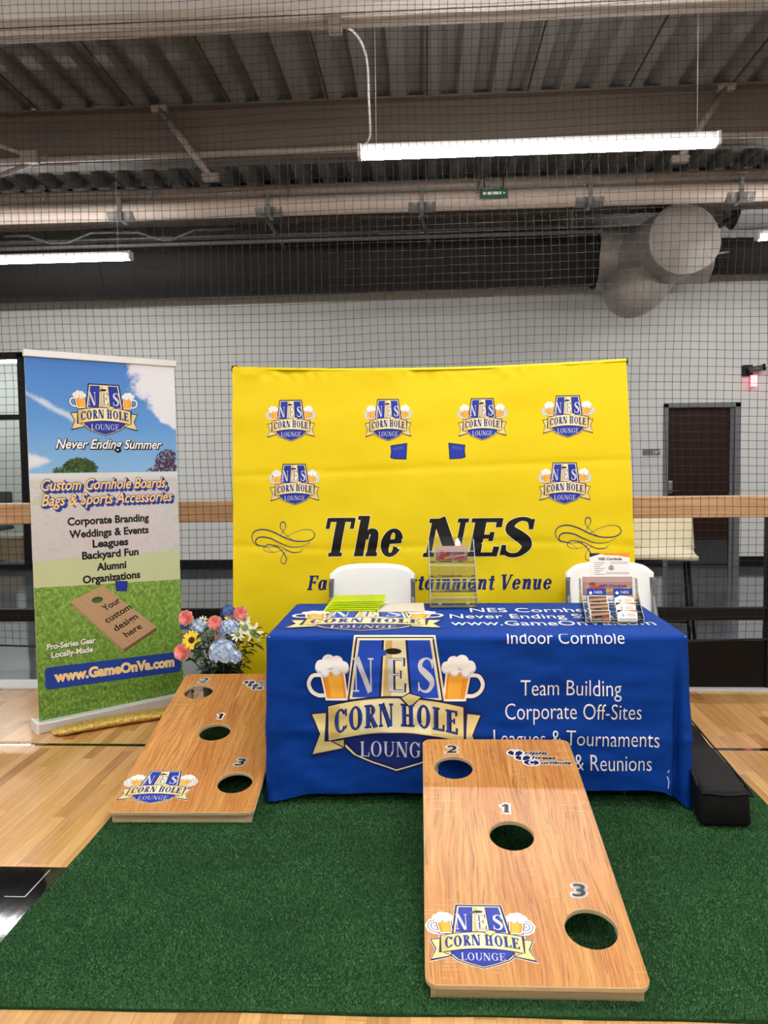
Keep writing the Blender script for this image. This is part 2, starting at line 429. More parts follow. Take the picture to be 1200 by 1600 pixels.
    if ch == 'n' or ch == 'm':
        ln(.12 + h, 0, .12 + h, X, T); ln(.02, X - t / 2, .2, X - t / 2, t)
        ks = [0] if ch == 'n' else [0, .36 + T * .4]
        for k in ks:
            path([(.14 + T + k, .44), (.30 + h + k, .64), (.44 + h + k, .60), (.46 + h + k, .40), (.46 + h + k, 0)], [t, t * 1.2, T * .8, T, T])
        ln(.44 + ks[-1], t / 2, .64 + h + ks[-1], t / 2, t); return .74 + ks[-1], S
    if ch == 'e':
        arc(.36, X / 2, .32, X / 2 + .02, 20, 330, 26); ln(.10, X * .52, .64, X * .52 + .03, t * 1.2); return .70, S
    if ch == 'a':
        arc(.34, X / 2, .30, X / 2 + .02, 0, 360, 26); ln(.56, .06, .56, X, T * .95); ln(.54, t / 2, .72, t / 2 + .03, t); return .76, S
    if ch == 'i':
        ln(.14 + h, 0, .14 + h, X, T); ln(.04, X - t / 2, .2, X - t / 2, t); sf(.14 + h, 0, .15); arc(.14 + h, .92, .095, .095, 0, 360, 14, .5); return .42, S
    if ch == 'l':
        ln(.14 + h, 0, .14 + h, 1.05, T); ln(.04, 1.05 - t / 2, .2, 1.05 - t / 2, t); sf(.14 + h, 0, .15); return .42, S
    if ch == 't':
        ln(.18 + h, .12, .18 + h, .92, T); ln(.04, X - t / 2, .50, X - t / 2, t * 1.1); path([(.18 + h, .16), (.22 + h, .04), (.34 + h, .03), (.44 + h, .10)], [T, T * .7, t, t]); return .52, S
    if ch == 'r':
        ln(.12 + h, 0, .12 + h, X, T); ln(.02, X - t / 2, .2, X - t / 2, t); path([(.14 + T, .44), (.30 + h, .64), (.44 + h, .62)], [t, t * 1.3, T * .8]); sf(.12 + h, 0, .15); return .58, S
    if ch == 'u':
        path([(.12 + h, X), (.12 + h, .3), (.18 + h, .06), (.36 + h, .06), (.54, .26)], [T, T, T * .8, t, t]); ln(.56, 0, .56, X, T); ln(.02, X - t / 2, .2, X - t / 2, t); ln(.56, t / 2, .74, t / 2, t); return .78, S
    if ch == 'y':
        ln(.14, X, .36, 0, T); path([(.66, X), (.46, .15), (.30, -.18), (.10, -.24)], [t * 1.2, t * 1.2, t * 1.2, T * .6]); ln(.02, X - t / 2, .28, X - t / 2, t); ln(.54, X - t / 2, .76, X - t / 2, t); return .74, S
    return .35, S

class Print:
    def __init__(s, sub='cloth'):
        s.items = []; s.T = lambda p: p; s.sub = sub; s.keys = []
    def _add(s, k, layer, vs, fs):
        s.items.append((k, layer, [s.T(v) for v in vs], fs))
        if k not in s.keys: s.keys.append(k)
    def poly(s, k, layer, pts):
        tri = tessellate_polygon([[Vector((x, y, 0)) for x, y in pts]])
        s._add(k, layer, pts, [tuple(q) for q in tri])
    def rect(s, k, layer, x0, x1, y0, y1): s.poly(k, layer, [(x0, y0), (x1, y0), (x1, y1), (x0, y1)])
    def ell(s, k, layer, cx, cy, rx, ry, n=24, a=0.0):
        ca, sa = math.cos(a), math.sin(a)
        s.poly(k, layer, [(cx + rx * math.cos(q) * ca - ry * math.sin(q) * sa, cy + rx * math.cos(q) * sa + ry * math.sin(q) * ca) for q in [2 * math.pi * i / n for i in range(n)]])
    def stroke(s, k, layer, pts, w, closed=False, grow=0.0):
        ws = list(w) if isinstance(w, (list, tuple)) else [w] * len(pts)
        pts = [tuple(p) for p in pts]; n = len(pts)
        if grow and not closed:
            def ext(a, b):
                d = math.hypot(a[0] - b[0], a[1] - b[1]) or 1; return (a[0] + (a[0] - b[0]) / d * grow, a[1] + (a[1] - b[1]) / d * grow)
            pts = [ext(pts[0], pts[1])] + pts[1:-1] + [ext(pts[-1], pts[-2])]
        vs, fs = [], []
        for i in range(n):
            a = pts[i - 1] if (i > 0 or closed) else pts[i]; b = pts[(i + 1) % n] if (i < n - 1 or closed) else pts[i]
            dx, dy = b[0] - a[0], b[1] - a[1]; d = math.hypot(dx, dy) or 1; nx, ny = -dy / d, dx / d
            hw = ws[i] / 2 + grow
            if 0 < i < n - 1 or closed:
                e1 = (pts[i][0] - a[0], pts[i][1] - a[1]); l1 = math.hypot(*e1) or 1
                ct = abs((e1[0] * dx + e1[1] * dy) / (l1 * d)); hw /= max(ct, 0.45)
            vs += [(pts[i][0] + nx * hw, pts[i][1] + ny * hw), (pts[i][0] - nx * hw, pts[i][1] - ny * hw)]
        for i in range(n if closed else n - 1):
            j = (i + 1) % n; fs.append((2 * i, 2 * i + 1, 2 * j + 1, 2 * j))
        s._add(k, layer, vs, fs)
    def text(s, k, layer, txt, x0, x1, y, h, shear=0.0, off=0.0, space=1.0, warp=None, outline=None, dx=0.0, dy=0.0):
        """txt fitted between x0 and x1, cap height h; x1 None keeps the font's own width"""
        bv, _ = font_shape(txt, shear, 0.0, space)
        a, b = min(v[0] for v in bv), max(v[0] for v in bv)
        H = max(v[1] for v in font_shape('H', 0.0, 0.0, 1.0)[0])
        sy = h / H; sx = (x1 - x0) / (b - a) if x1 is not None else sy
        vs, fs = font_shape(txt, shear, off, space)
        q = [(x0 + (vx - a) * sx + dx, y + vy * sy + dy) for vx, vy in vs]
        if warp: q = [warp(p) for p in q]
        s._add(k, layer, q, fs)
    def serif(s, k, layer, txt, x0, x1, y, h, T=.2, t=.07, shear=0.0, grow=0.0, track=0.04, warp=None, space=0.36):
        X = 0; G = []
        for ch in txt:
            if ch == ' ': X += space; continue
            adv, S = glyph(ch, T, t); G.append((X, S)); X += adv + track
        X -= track; sx = (x1 - x0) / X
        old = s.T
        def tr(p):
            q = (x0 + p[0] * sx + shear * p[1] * h, y + p[1] * h)
            if warp: q = warp(q)
            return old(q)
        s.T = tr
        for ox, S in G:
            for pts, ws in S:
                s.stroke(k, layer, [(ox + a, b) for a, b in pts], ws, grow=grow)
        s.T = old
    def emit(s, bm, base, fn, cutx=0, cuty=0, e0=0.0008, de=0.00022, slots=None):
        """lay every item on the surface fn(x, y, lift) and add it to bm; base = number of materials already used"""
        for k, layer, vs, fs in s.items:
            t = bmesh.new(); V = [t.verts.new((x, y, 0)) for x, y in vs]
            for f in fs:
                try: t.faces.new([V[i] for i in f])
                except ValueError: pass
            xs = [v[0] for v in vs]; ys = [v[1] for v in vs]
            for step, lo, hi, ax in ((cutx, min(xs), max(xs), 0), (cuty, min(ys), max(ys), 1)):
                if not step: continue
                q = math.floor(lo / step) + 1
                while q * step < hi:
                    co = [0, 0, 0]; co[ax] = q * step; no = [0, 0, 0]; no[ax] = 1
                    bmesh.ops.bisect_plane(t, geom=t.verts[:] + t.edges[:] + t.faces[:], plane_co=co, plane_no=no); q += 1
            t.verts.ensure_lookup_table(); mp = {}
            lift = e0 + de * layer; mi = base + s.keys.index(k)
            for v in t.verts: mp[v] = bm.verts.new(fn(v.co.x, v.co.y, lift))
            for f in t.faces:
                try:
                    nf = bm.faces.new([mp[v] for v in f.verts]); nf.material_index = mi; nf.smooth = False
                except ValueError: pass
            t.free()
    def mats(s): return [ink(k, s.sub) for k in s.keys]

def affine(cx, cy, s, sy=None, ang=0.0, shx=0.0):
    sy = s if sy is None else sy; ca, sa = math.cos(ang), math.sin(ang)
    def T(p):
        x, y = p[0] * s + shx * p[1] * s, p[1] * sy
        return (cx + x * ca - y * sa, cy + x * sa + y * ca)
    return T

def scale_poly(P, k, cx=0.0, cy=0.0):
    return [(cx + (x - cx) * k, cy + (y - cy) * k) for x, y in P]
def outline(P, pts, key, layer, w): P.stroke(key, layer, pts, w, closed=True)

def logo(P, T, L=0, halo=None, halo_w=0.06, on_blue=False):
    """the lounge emblem; 2 units wide over the ribbon tails, from -0.80 to 0.74 high"""
    old = P.T; P.T = T
    arch = lambda x: -0.10 * (x / 0.8) ** 2
    n = 16
    xs = [-0.80 + 1.6 * i / n for i in range(n + 1)]
    ribbon = [(x, 0.03 + arch(x)) for x in xs] + [(x, -0.37 + arch(x)) for x in reversed(xs)]
    trap = [(-.46, .74), (.46, .74), (.57, .0), (-.57, .0)]
    tailL = [(-.74, -.14), (-1.0, -.17), (-.90, -.39), (-1.0, -.64), (-.62, -.55), (-.62, -.30)]
    tailR = [(-x, y) for x, y in tailL]
    sh = [(-.66, -.40), (-.64, -.50), (-.50, -.64), (-.28, -.73), (0, -.82), (.28, -.73), (.50, -.64), (.64, -.50), (.66, -.40), (.3, -.3), (-.3, -.3)]
    mugL = [(-.90, .36), (-.60, .36), (-.56, .0), (-.83, .0)]
    mugR = [(-x, y) for x, y in mugL]
    hand = [(-.87, .30), (-.98, .29), (-1.03, .20), (-1.0, .11), (-.92, .06), (-.84, .06)]
    handR = [(-x, y) for x, y in hand]
    foam = [(-.88, .40, .07), (-.79, .45, .085), (-.69, .44, .08), (-.61, .39, .065), (-.83, .33, .05), (-.70, .34, .05)]
    shapes = [ribbon, trap, tailL, tailR, sh, mugL, mugR]
    if halo:
        for q in shapes:
            P.stroke(halo, L, q, halo_w * 2, closed=True); P.poly(halo, L, q)
        P.stroke(halo, L, hand, .06 + halo_w * 2, grow=.02); P.stroke(halo, L, handR, .06 + halo_w * 2, grow=.02)
        for x, y, r in foam:
            P.ell(halo, L, x, y, r + halo_w, r + halo_w, 12); P.ell(halo, L, -x, y, r + halo_w, r + halo_w, 12)
    line = 'cream' if on_blue else 'navy'
    # mugs
    for sg, mg, hd in ((1, mugL, hand), (-1, mugR, handR)):
        hc = curve_pts(hd, 5)
        P.stroke('navy', L + 1, hc, .075); P.stroke('white', L + 2, hc, .045)
        P.stroke('navy', L + 1, mg, .035, closed=True); P.poly('white', L + 2, mg)
        cx, cy = sum(p[0] for p in mg) / 4, sum(p[1] for p in mg) / 4
        P.poly('orange', L + 3, scale_poly(mg, .86, cx, cy)); P.poly('amber', L + 4, [(cx + (x - cx) * .55 + sg * .02, cy + (y - cy) * .72 - .02) for x, y in mg])
        for x, y, r in foam: P.ell('silver', L + 4, sg * x, y - .012, r * 1.04, r * 1.04, 14)
        for x, y, r in foam: P.ell('white', L + 5, sg * x, y + .008, r * .95, r * .95, 14)
    # crest
    P.stroke(line if on_blue else 'navy', L + 3, trap, .05, closed=True)
    P.poly('navy', L + 4, trap)
    P.poly('cream', L + 5, scale_poly(trap, .96, 0, .37)); P.poly('blue' if not on_blue else 'royal', L + 6, scale_poly(trap, .90, 0, .37))
    P.poly('navy', L + 7, [(-.15, .705), (.15, .705), (.20, .0), (-.20, .0)])
    P.poly('cream', L + 8, [(-.125, .705), (.125, .705), (.172, .0), (-.172, .0)])
    P.poly('gold', L + 9, [(-.105, .70), (-.03, .70), (-.05, .0), (-.15, .0)])
    P.ell('hole', L + 10, -.02, .575, .10, .036, 20)
    P.poly('mid' if not on_blue else 'royal', L + 10, [(-.20, .60), (-.10, .585), (-.10, .53), (-.16, .52), (-.21, .54)])
    P.serif('silver', L + 11, 'N', -.50, -.25, .10, .40, .20, .05)
    P.serif('navy', L + 11, 'E', -.105, .135, .10, .40, .24, .08); P.serif('silver', L + 12, 'E', -.115, .12, .105, .39, .20, .05)
    P.serif('silver', L + 11, 'S', .255, .475, .10, .40, .22, .06)
    # shield
    P.stroke('navy', L + 8, sh, .05, closed=True); P.poly('cream', L + 9, sh); P.poly('navy', L + 10, scale_poly(sh, .95, 0, -.52)); P.poly('blue' if not on_blue else 'deep', L + 11, scale_poly(sh, .90, 0, -.48))
    P.serif('silver', L + 12, 'LOUNGE', -.43, .43, -.655, .175, .17, .05, track=.1)
    # ribbon
    for tl, sg in ((tailL, 1), (tailR, -1)):
        P.stroke('navy', L + 12, tl, .05, closed=True); P.poly('paleg', L + 13, tl); P.poly('gold', L + 14, [(sg * -.74, -.50), (sg * -.62, -.55), (sg * -.62, -.40), (sg * -.80, -.46)])
        P.stroke('navy', L + 15, [(sg * -.80, -.46), (sg * -.62, -.55)], .014)
    P.stroke('navy', L + 15, ribbon, .05, closed=True); P.poly('paleg', L + 16, ribbon)
    xs2 = [-.42 + .84 * i / 8 for i in range(9)]
    P.poly('cream', L + 17, [(x, .015 + arch(x)) for x in xs2] + [(x, -.355 + arch(x)) for x in reversed(xs2)])
    P.poly('gold', L + 17, [(x, .015 + arch(x)) for x in (-.79, -.72, -.66)] + [(x, -.355 + arch(x)) for x in (-.66, -.72, -.79)])
    wp = lambda p: (p[0], p[1] + arch(p[0]))
    P.serif('navy', L + 18, 'CORN HOLE', -.735, .735, -.30, .27, .27, .10, track=.09, warp=wp)
    P.serif('bannerblue', L + 19, 'CORN HOLE', -.725, .725, -.292, .255, .17, .05, track=.09, warp=wp)
    # small cream throwing bag on the ribbon
    P.poly('navy', L + 18, [(.05, .03), (.16, .10), (.32, .06), (.22, -.05), (.16, -.08)])
    P.poly('paleg', L + 19, [(.075, .035), (.165, .085), (.30, .05), (.21, -.035), (.165, -.06)])
    P.T = old

# ------------------------------------------------------------------ the hall: floors, walls, roof deck
XL, XR, YF, YW, ZC = -9.0, 9.0, -7.0, 11.0, 4.85
def plane_patch(bm, x0, x1, y0, y1, z, mi):
    v = [bm.verts.new(p) for p in ((x0, y0, z), (x1, y0, z), (x1, y1, z), (x0, y1, z))]; bm.faces.new(v).material_index = mi
bm = B()
xs = [XL, -1.05, XR]
BX1, BY0, BY1 = -1.05, 2.12, 2.72
plane_patch(bm, XL, XR, YF, BY0, 0, 0); plane_patch(bm, BX1, XR, BY0, BY1, 0, 0); plane_patch(bm, XL, BX1, BY0, BY1, 0, 1)
plane_patch(bm, XL, XR, BY1, 3.955, 0, 0); plane_patch(bm, XL, XR, 3.955, 3.99, 0, 1); plane_patch(bm, XL, XR, 3.99, 5.03, 0, 0)
for a in ([(-1.399, 2.522), (-1.394, 2.522), (-1.394, 2.70), (-1.399, 2.70)], [(-1.47, 2.519), (-1.394, 2.519), (-1.394, 2.524), (-1.47, 2.524)]):
    v = [bm.verts.new((x, y, 0.0006)) for x, y in a]; bm.faces.new(v).material_index = 2
struct('floor', bm, [maple, black_paint, line_white])
bm = B(); plane_patch(bm, XL, XR, 5.03, 14.0, -0.002, 0); struct('floor_lobby', bm, [m_epoxy()])
bm = B(); box(bm, XL, XR, 4.99, 5.19, -0.01, 0.012, 0.003); struct('trim_1', bm, [white_trim])
# roof deck: trapezoid flutes running away from the viewer, dark side-lap seams every third flute
bm = B(); P0 = 0.304; prof = []
x = XL - 0.1; k = 0
while x < XR + 0.1:
    prof += [(x, ZC), (x + 0.13, ZC), (x + 0.17, ZC + 0.085), (x + 0.264, ZC + 0.085)]; x += P0
A = [bm.verts.new((a, YF, z)) for a, z in prof]; C = [bm.verts.new((a, YW, z)) for a, z in prof]
for i in range(len(prof) - 1): bm.faces.new((A[i], C[i], C[i + 1], A[i + 1]))
x = XL - 0.1 + 0.012
while x < XR:
    box(bm, x, x + 0.014, YF, YW, ZC - 0.006, ZC + 0.002, 0, 1); x += 3 * P0
struct('ceiling', bm, [deck_paint, seam_dark])
bm = B(); box(bm, XL - .2, XL, YF, 14, 0, ZC + .2); struct('wall_left', bm, [wall_paint])
bm = B(); box(bm, XR, XR + .2, YF, 14, 0, ZC + .2); struct('wall_right', bm, [wall_paint])
bm = B(); box(bm, XL, XR, YF - .2, YF, 0, ZC + .2); struct('wall_front', bm, [wall_paint])
WX0, WX1, WZ = XL, -5.78, 3.14
bm = B(); box(bm, WX1, 3.284, YW, YW + .15, 0, ZC + .2); box(bm, 3.284, 4.322, YW, YW + .15, 2.265, ZC + .2); box(bm, 4.322, XR, YW, YW + .15, 0, ZC + .2); box(bm, WX0, WX1, YW, YW + .15, WZ, ZC + .2)
struct('wall_back', bm, [wall_paint])
bm = B(); box(bm, WX1, 3.284, YW - .014, YW, 0, 0.14); box(bm, 4.322, XR, YW - .014, YW, 0, 0.14); struct('baseboard_back', bm, [black_metal])
# office behind the glazed front at the far left
bm = B(); box(bm, XL, -3.0, 14.0, 14.1, 0, 3.6); box(bm, -5.2, -5.1, YW + .15, 14.0, 0, 3.6); struct('wall_office', bm, [noisy('office_wall_paint', (206, 214, 208), (214, 220, 214), 2, 0.7)])
bm = B(); box(bm, XL, -5.1, YW + .15, 14.1, 3.6, 3.65); struct('ceiling_office', bm, [wall_paint])
w = bpy.data.objects.new('window_1', None); COL.objects.link(w); w['kind'] = 'structure'; w['label'] = 'black framed glazed office front in the far wall at the left'
bm = B()
box(bm, WX1 - .085, WX1 + .01, YW - .03, YW + .10, 0, WZ); box(bm, WX0, WX1 + .01, YW - .03, YW + .10, WZ - .07, WZ + .02); box(bm, WX0, WX1 - .085, YW - .02, YW + .08, 2.20, 2.27); box(bm, WX0, WX1 - .085, YW - .02, YW + .08, 0, .08)
box(bm, -7.2, -7.13, YW - .02, YW + .08, 0, WZ)
obj('window_frame', bm, [black_metal], w)
bm = B(); box(bm, WX0, WX1 - .085, YW + .03, YW + .036, .08, WZ - .07); obj('pane', bm, [acrylic], w)

# door with grey frame
d = bpy.data.objects.new('door_1', None); COL.objects.link(d); d['kind'] = 'structure'; d['label'] = 'dark brown door in a grey steel frame in the far wall'
bm = B(); box(bm, 3.284, 3.345, YW - .03, YW + .12, 0, 2.265, .004); box(bm, 4.245, 4.322, YW - .03, YW + .12, 0, 2.265, .004); box(bm, 3.284, 4.322, YW - .03, YW + .12, 2.205, 2.272, .004)
box(bm, 4.20, 4.25, YW + .02, YW + .12, 0, 2.21); obj('door_frame', bm, [frame_grey], d)
bm = B(); box(bm, 3.345, 4.20, YW + .055, YW + .10, .02, 2.205, .003); leaf_o = obj('door_leaf', bm, [door_wood], d)
bm = B(); box(bm, 3.36, 4.19, YW + .051, YW + .055, .03, .37); obj('kick_plate', bm, [dark_steel], leaf_o)
bm = B(); box(bm, 3.375, 3.43, YW + .045, YW + .055, 1.02, 1.20, .003); tube(bm, [(3.40, YW + .05, 1.06), (3.40, YW + .0, 1.06), (3.50, YW + .0, 1.06)], .011, 8); tube(bm, [(3.40, YW + .05, 1.16), (3.40, YW + .02, 1.16)], .018, 12)
obj('door_handle', bm, [steel], leaf_o, True)
for z in (.4, 1.1, 1.95):
    bm = B(); tube(bm, [(4.203, YW + .045, z - .06), (4.203, YW + .045, z + .06)], .009, 8); obj('hinge', bm, [dark_steel], leaf_o)
# room sign left of the door
t = thing('room_sign', 'small grey and white room sign on the wall left of the brown door', 'sign', (3.12, YW, 1.39))
bm = B(); box(bm, -.118, .118, -.012, 0, .17, .25, .002); P = Print(); P.text('white', 1, '137', .03, .105, .19, .04, 0, .01); P.emit(bm, 1, lambda x, y, e: (x, -.012 - e, y)); obj('name_plate', bm, [frame_grey] + P.mats(), t)
bm = B(); box(bm, -.105, .105, -.010, 0, 0, .16, .002)
P = Print(); P.rect('grey', 1, -.10, .10, .148, .152); P.rect('grey', 1, -.10, .10, .10, .103); P.rect('grey', 1, -.10, .10, .045, .048); P.emit(bm, 1, lambda x, y, e: (x, -.010 - e, y)); obj('insert_panel', bm, [white_trim] + P.mats(), t)
# emergency light with red glowing panel
t = thing('emergency_exit_light', 'black wall mounted emergency light with glowing red panel near the brown door', 'light', (4.42, YW, 2.56))
bm = B(); box(bm, -.09, .04, -.06, 0, .06, .21, .006); obj('housing', bm, [black_metal], t)
bm = B(); tube(bm, [(-.03, -.09, .13), (.13, -.16, .16)], .04, 14); obj('lamp_head', bm, [pipe_grey], t, False)
bm = B(); tube(bm, [(.13, -.16, .16), (.16, -.173, .165)], .046, 14); obj('lens', bm, [black_metal], t)
bm = B(); box(bm, -.005, .085, -.10, -.085, -.09, .07, .004); obj('exit_panel', bm, [m_emit('red_exit_glow', (1.0, 0.05, 0.10, 1), 3.0)], t)

# ------------------------------------------------------------------ roof steel, pipes, ducts
def ibeam(name, y, zt, depth, fl, m, tw=.012, ft=.018):
    bm = B(); box(bm, XL, XR, y - tw / 2, y + tw / 2, zt - depth, zt); box(bm, XL, XR, y - fl / 2, y + fl / 2, zt - ft, zt); box(bm, XL, XR, y - fl / 2, y + fl / 2, zt - depth, zt - depth + ft)
    o = struct(name, bm, [m]); return o
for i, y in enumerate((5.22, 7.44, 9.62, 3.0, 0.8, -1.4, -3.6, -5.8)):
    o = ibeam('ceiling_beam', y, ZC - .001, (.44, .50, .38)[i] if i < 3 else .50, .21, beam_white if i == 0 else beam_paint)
    o['label'] = ['white roof beam crossing the very top of the picture', 'beige roof beam with the diagonal pipe braces', 'beige roof beam behind the pale tube'][i] if i < 3 else 'roof beam above and behind the camera'
def pipe_thing(name, label, cat, pts, r, m, n=12, group=None):
    bm = B(); tube(bm, pts, r, n); o = obj(name, bm, [m]); return tag(o, label, cat, group)
# diagonal braces from beam top to lower level
for i, (a, b) in enumerate((((-2.42, 7.24, 4.765), (-1.90, 7.02, 4.06)), ((2.68, 7.24, 4.765), (2.215, 7.02, 4.08)))):
    t = thing('beam_brace', ['diagonal pipe brace crossing the beige roof beam at the left, above the tall banner', 'diagonal pipe brace crossing the beige roof beam at the right, behind the long lamp'][i], 'brace', (0, 0, 0), 0, 'roof braces')
    bm = B(); tube(bm, [a, b], .030, 12); obj('pipe', bm, [pipe_paint], t)
    for (qx, qy, qz) in (a, b):
        bm = B(); box(bm, qx - .07, qx + .07, qy - .03, qy + .045, qz - .03, qz + .03, .006); tube(bm, [(qx - .055, qy - .05, qz), (qx - .055, qy + .05, qz)], .018, 8); tube(bm, [(qx + .055, qy - .05, qz), (qx + .055, qy + .05, qz)], .018, 8)
        obj('clamp', bm, [pipe_paint], t)
pipe_thing('sprinkler_pipe', 'long pale pipe running under the beige roof beam', 'pipe', [(XL, 7.2, 4.335), (XR, 7.2, 4.335)], .03, pipe_paint)
pipe_thing('sprinkler_pipe', 'pale pipe along the underside of the white roof beam at top', 'pipe', [(XL, 5.30, 4.378), (XR, 5.30, 4.378)], .022, pipe_paint)
pipe_thing('main_pipe', 'thick pale grey pipe running just above the white tube', 'pipe', [(XL, 8.86, 4.562), (XR, 8.86, 4.562)], .072, mat('pale_main_pipe', (150, 140, 132), .45), 20)
# the white tube with its clamps
t = thing('curtain_tube', 'long white rolled divider tube with grey clamps below the roof beams', 'tube', (0, 8.8, 4.372))
bm = B(); tube(bm, [(XL, 0, 0), (XR, 0, 0)], .103, 24); obj('roll', bm, [tube_white], t)
for x in (-7.8, -5.65, -3.4, -1.72, -.02, 1.80, 3.4, 5.2, 7.0):
    bm = B(); tube(bm, [(x - .15, 0, -.012), (x - .02, 0, -.012)], .1, 24); tube(bm, [(x + .02, 0, -.012), (x + .15, 0, -.012)], .1, 24); box(bm, x - .022, x + .022, -.108, .108, -.118, .12); obj('clamp', bm, [mat('grey_clamp', (132, 130, 128), .4, .3)], t)
for x in (-1.5, .6, -4.3, 2.3, -3.05):
    pipe_thing('hanger_rod', 'thin grey hanger rod between roof deck and white tube', 'rod', [(x, 8.76, 4.47), (x + .03, 8.76, 4.84)], .008, pipe_grey, 6, 'tube hanger rods')
# conduits behind the tube
for i, (y, z, r) in enumerate(((9.9, 4.39, .025), (10.0, 4.33, .02), (9.6, 4.225, .028))):
    pipe_thing('conduit', ['grey conduit just below the white tube, topmost of three', 'thin grey conduit, middle of three below the white tube', 'grey angle rail along the top of the dark duct'][i], 'conduit', [(XL, y, z), (2.12, y, z)], r, pipe_grey, 8)
for i, (a, b) in enumerate(((-4.9, -4.4), (-3.5, -3.1), (-6.6, -6.2))):
    pipe_thing('conduit_bend', 'bent grey conduit crossing under the white tube at the left', 'conduit', [(a - .3, 9.55, 4.36), (a, 9.55, 4.36), (a + .28, 9.56, 4.262), (b, 9.56, 4.262), (b + .3, 9.55, 4.37), (b + .8, 9.55, 4.37)], .016, pipe_grey, 8, 'bent conduits')
for i, (x, y) in enumerate(((-1.86, 9.75), (-.05, 9.75), (1.7, 9.75))):
    pipe_thing('strut_brace', ['short slanting grey strut below the white tube at the left', 'short slanting grey strut below the white tube at mid picture', 'short slanting grey strut above the plastic wrapped duct'][i], 'strut', [(x, y - .5, 4.40), (x + .12, y + .1, 4.20)], .022, pipe_grey, 8)
# pipe cross at far left
t = thing('pipe_cross', 'crossed sway brace pipes with clamps at the upper left', 'brace', (-3.62, 7.14, 4.33))
for a, b in (((-.9, .0, .36), (.05, 0, 0)), ((-.9, .0, -.36), (.15, .05, .03)), ((-.5, .1, -.02), (.4, .1, -.02))):
    bm = B(); tube(bm, [a, b], .02, 8); obj('pipe', bm, [pipe_paint], t)
bm = B(); box(bm, -.07, .09, -.04, .04, -.05, .06, .008); obj('clamp', bm, [pipe_paint], t)
# green hanging sign
t = thing('ceiling_sign', 'small green hanging sign in front of the white tube', 'sign', (.756, 8.62, 4.33))
bm = B(); box(bm, -.148, .148, -.008, .008, 0, .098, .003); P = Print()
for i, (a, b) in enumerate(((-.12, -.085), (-.07, -.02), (-.01, .05), (.06, .08))): P.rect('white', 1, a, b, .035, .065)
P.poly('white', 1, [(.10, .035), (.10, .065), (.125, .05)])
P.emit(bm, 1, lambda x, y, e: (x, -.008 - e, y)); obj('panel', bm, [mat('green_sign', (18, 92, 62), .5)] + P.mats(), t)
for x in (-.10, .10):
    bm = B(); tube(bm, [(x, 0, .098), (x * 1.05, .05, .26)], .006, 6); obj('hook', bm, [black_metal], t)
# dark ducts
def duct(name, label, xs, y, zs, rs, bands):
    t = thing(name, label, 'duct', (0, y, 0))
    bm = B(); tube(bm, [(x, 0, z) for x, z in zip(xs, zs)], rs, 36); obj('sleeve', bm, [duct_black], t)
    for x in bands:
        i = (x - xs[0]) / (xs[-1] - xs[0]); z = zs[0] + (zs[-1] - zs[0]) * i; r = rs[0] + (rs[-1] - rs[0]) * i
        bm = B(); tube(bm, [(x - .012, 0, z), (x + .012, 0, z)], r + .004, 36); obj('seam_band', bm, [mat('duct_seam', (26, 25, 25), .8)], t)
    return t
duct('air_duct', 'large dark round air duct along the top of the far wall', [XL + .06, 2.18], 10.4, [4.10, 4.13], [.375, .36], [-7, -4.2, -2.3, -.4, 1.6])
duct('air_duct', 'smaller dark air duct right of the plastic wrapped junction', [3.66, XR - .06], 10.4, [4.09, 4.09], [.225, .225], [3.75, 6])
t = thing('duct_junction', 'duct junction wrapped in white plastic film, with round capped end', 'duct', (0, 0, 0))
def wr(p, a): return Vector(p) + Vector((noise.noise(Vector(p) * 3.1), noise.noise(Vector(p) * 3.1 + Vector((9, 0, 0))), noise.noise(Vector(p) * 3.1 + Vector((0, 9, 0))))) * a
bm = B(); grid(bm, lambda u, v: wr((2.20 + 1.42 * u, 10.4 - .40 * math.cos(2 * math.pi * v) * (1 - .35 * max(0, u - .6)), 4.10 + .385 * math.sin(2 * math.pi * v) * (1 - .35 * max(0, u - .6))), .03), 18, 40)
obj('wrap', bm, [film_white], t)
CX, CZ = 3.02, 4.04
bm = B(); grid(bm, lambda u, v: wr((CX - .25 * u + .40 * math.cos(2 * math.pi * v) * (1 + .15 * u), 9.36 + 1.0 * u, CZ - .02 * u + .40 * math.sin(2 * math.pi * v) * (1 + .1 * u)), .02), 10, 40)
obj('branch', bm, [film_white], t)
bm = B(); grid(bm, lambda u, v: wr((CX + .41 * u * math.cos(2 * math.pi * v), 9.36 - .04 * (1 - u * u), CZ + .41 * u * math.sin(2 * math.pi * v)), .022), 12, 40)
obj('end_cap', bm, [film_white], t)
# sagging bag of film below
bm = B()
def bag(u, v):
    a = 2 * math.pi * v; q = math.pi * (.02 + .60 * u); w = math.sin(q)
    return wr((2.535 + .10 * u * u + (.37 + .14 * max(0, math.cos(a)) * u) * w * math.cos(a), 9.95 + .33 * w * math.sin(a), 3.66 - .40 * math.cos(q)), .02)
grid(bm, bag, 14, 32); obj('film_sag', bm, [film_white], t, True)
bm = B(); tube(bm, [(2.62, 9.98, 4.10), (2.62, 9.9, 4.1), (2.85, 9.9, 4.12)], .02, 8); obj('clip', bm, [black_metal], t)
bm = B(); tube(bm, [(3.40, 9.6, 3.92), (3.62, 9.6, 3.95)], .015, 8); obj('clip', bm, [steel], t)
t = thing('wrapped_duct', 'grey film wrapped duct stub at the upper right behind the round cap', 'duct', (0, 0, 0))
bm = B(); grid(bm, lambda u, v: wr((3.85 + .75 * u, 10.12 + .25 * math.cos(2 * math.pi * v), 4.58 + .22 * math.sin(2 * math.pi * v)), .03), 12, 28); obj('wrap', bm, [mat('grey_film', (150, 148, 148), .4)], t)
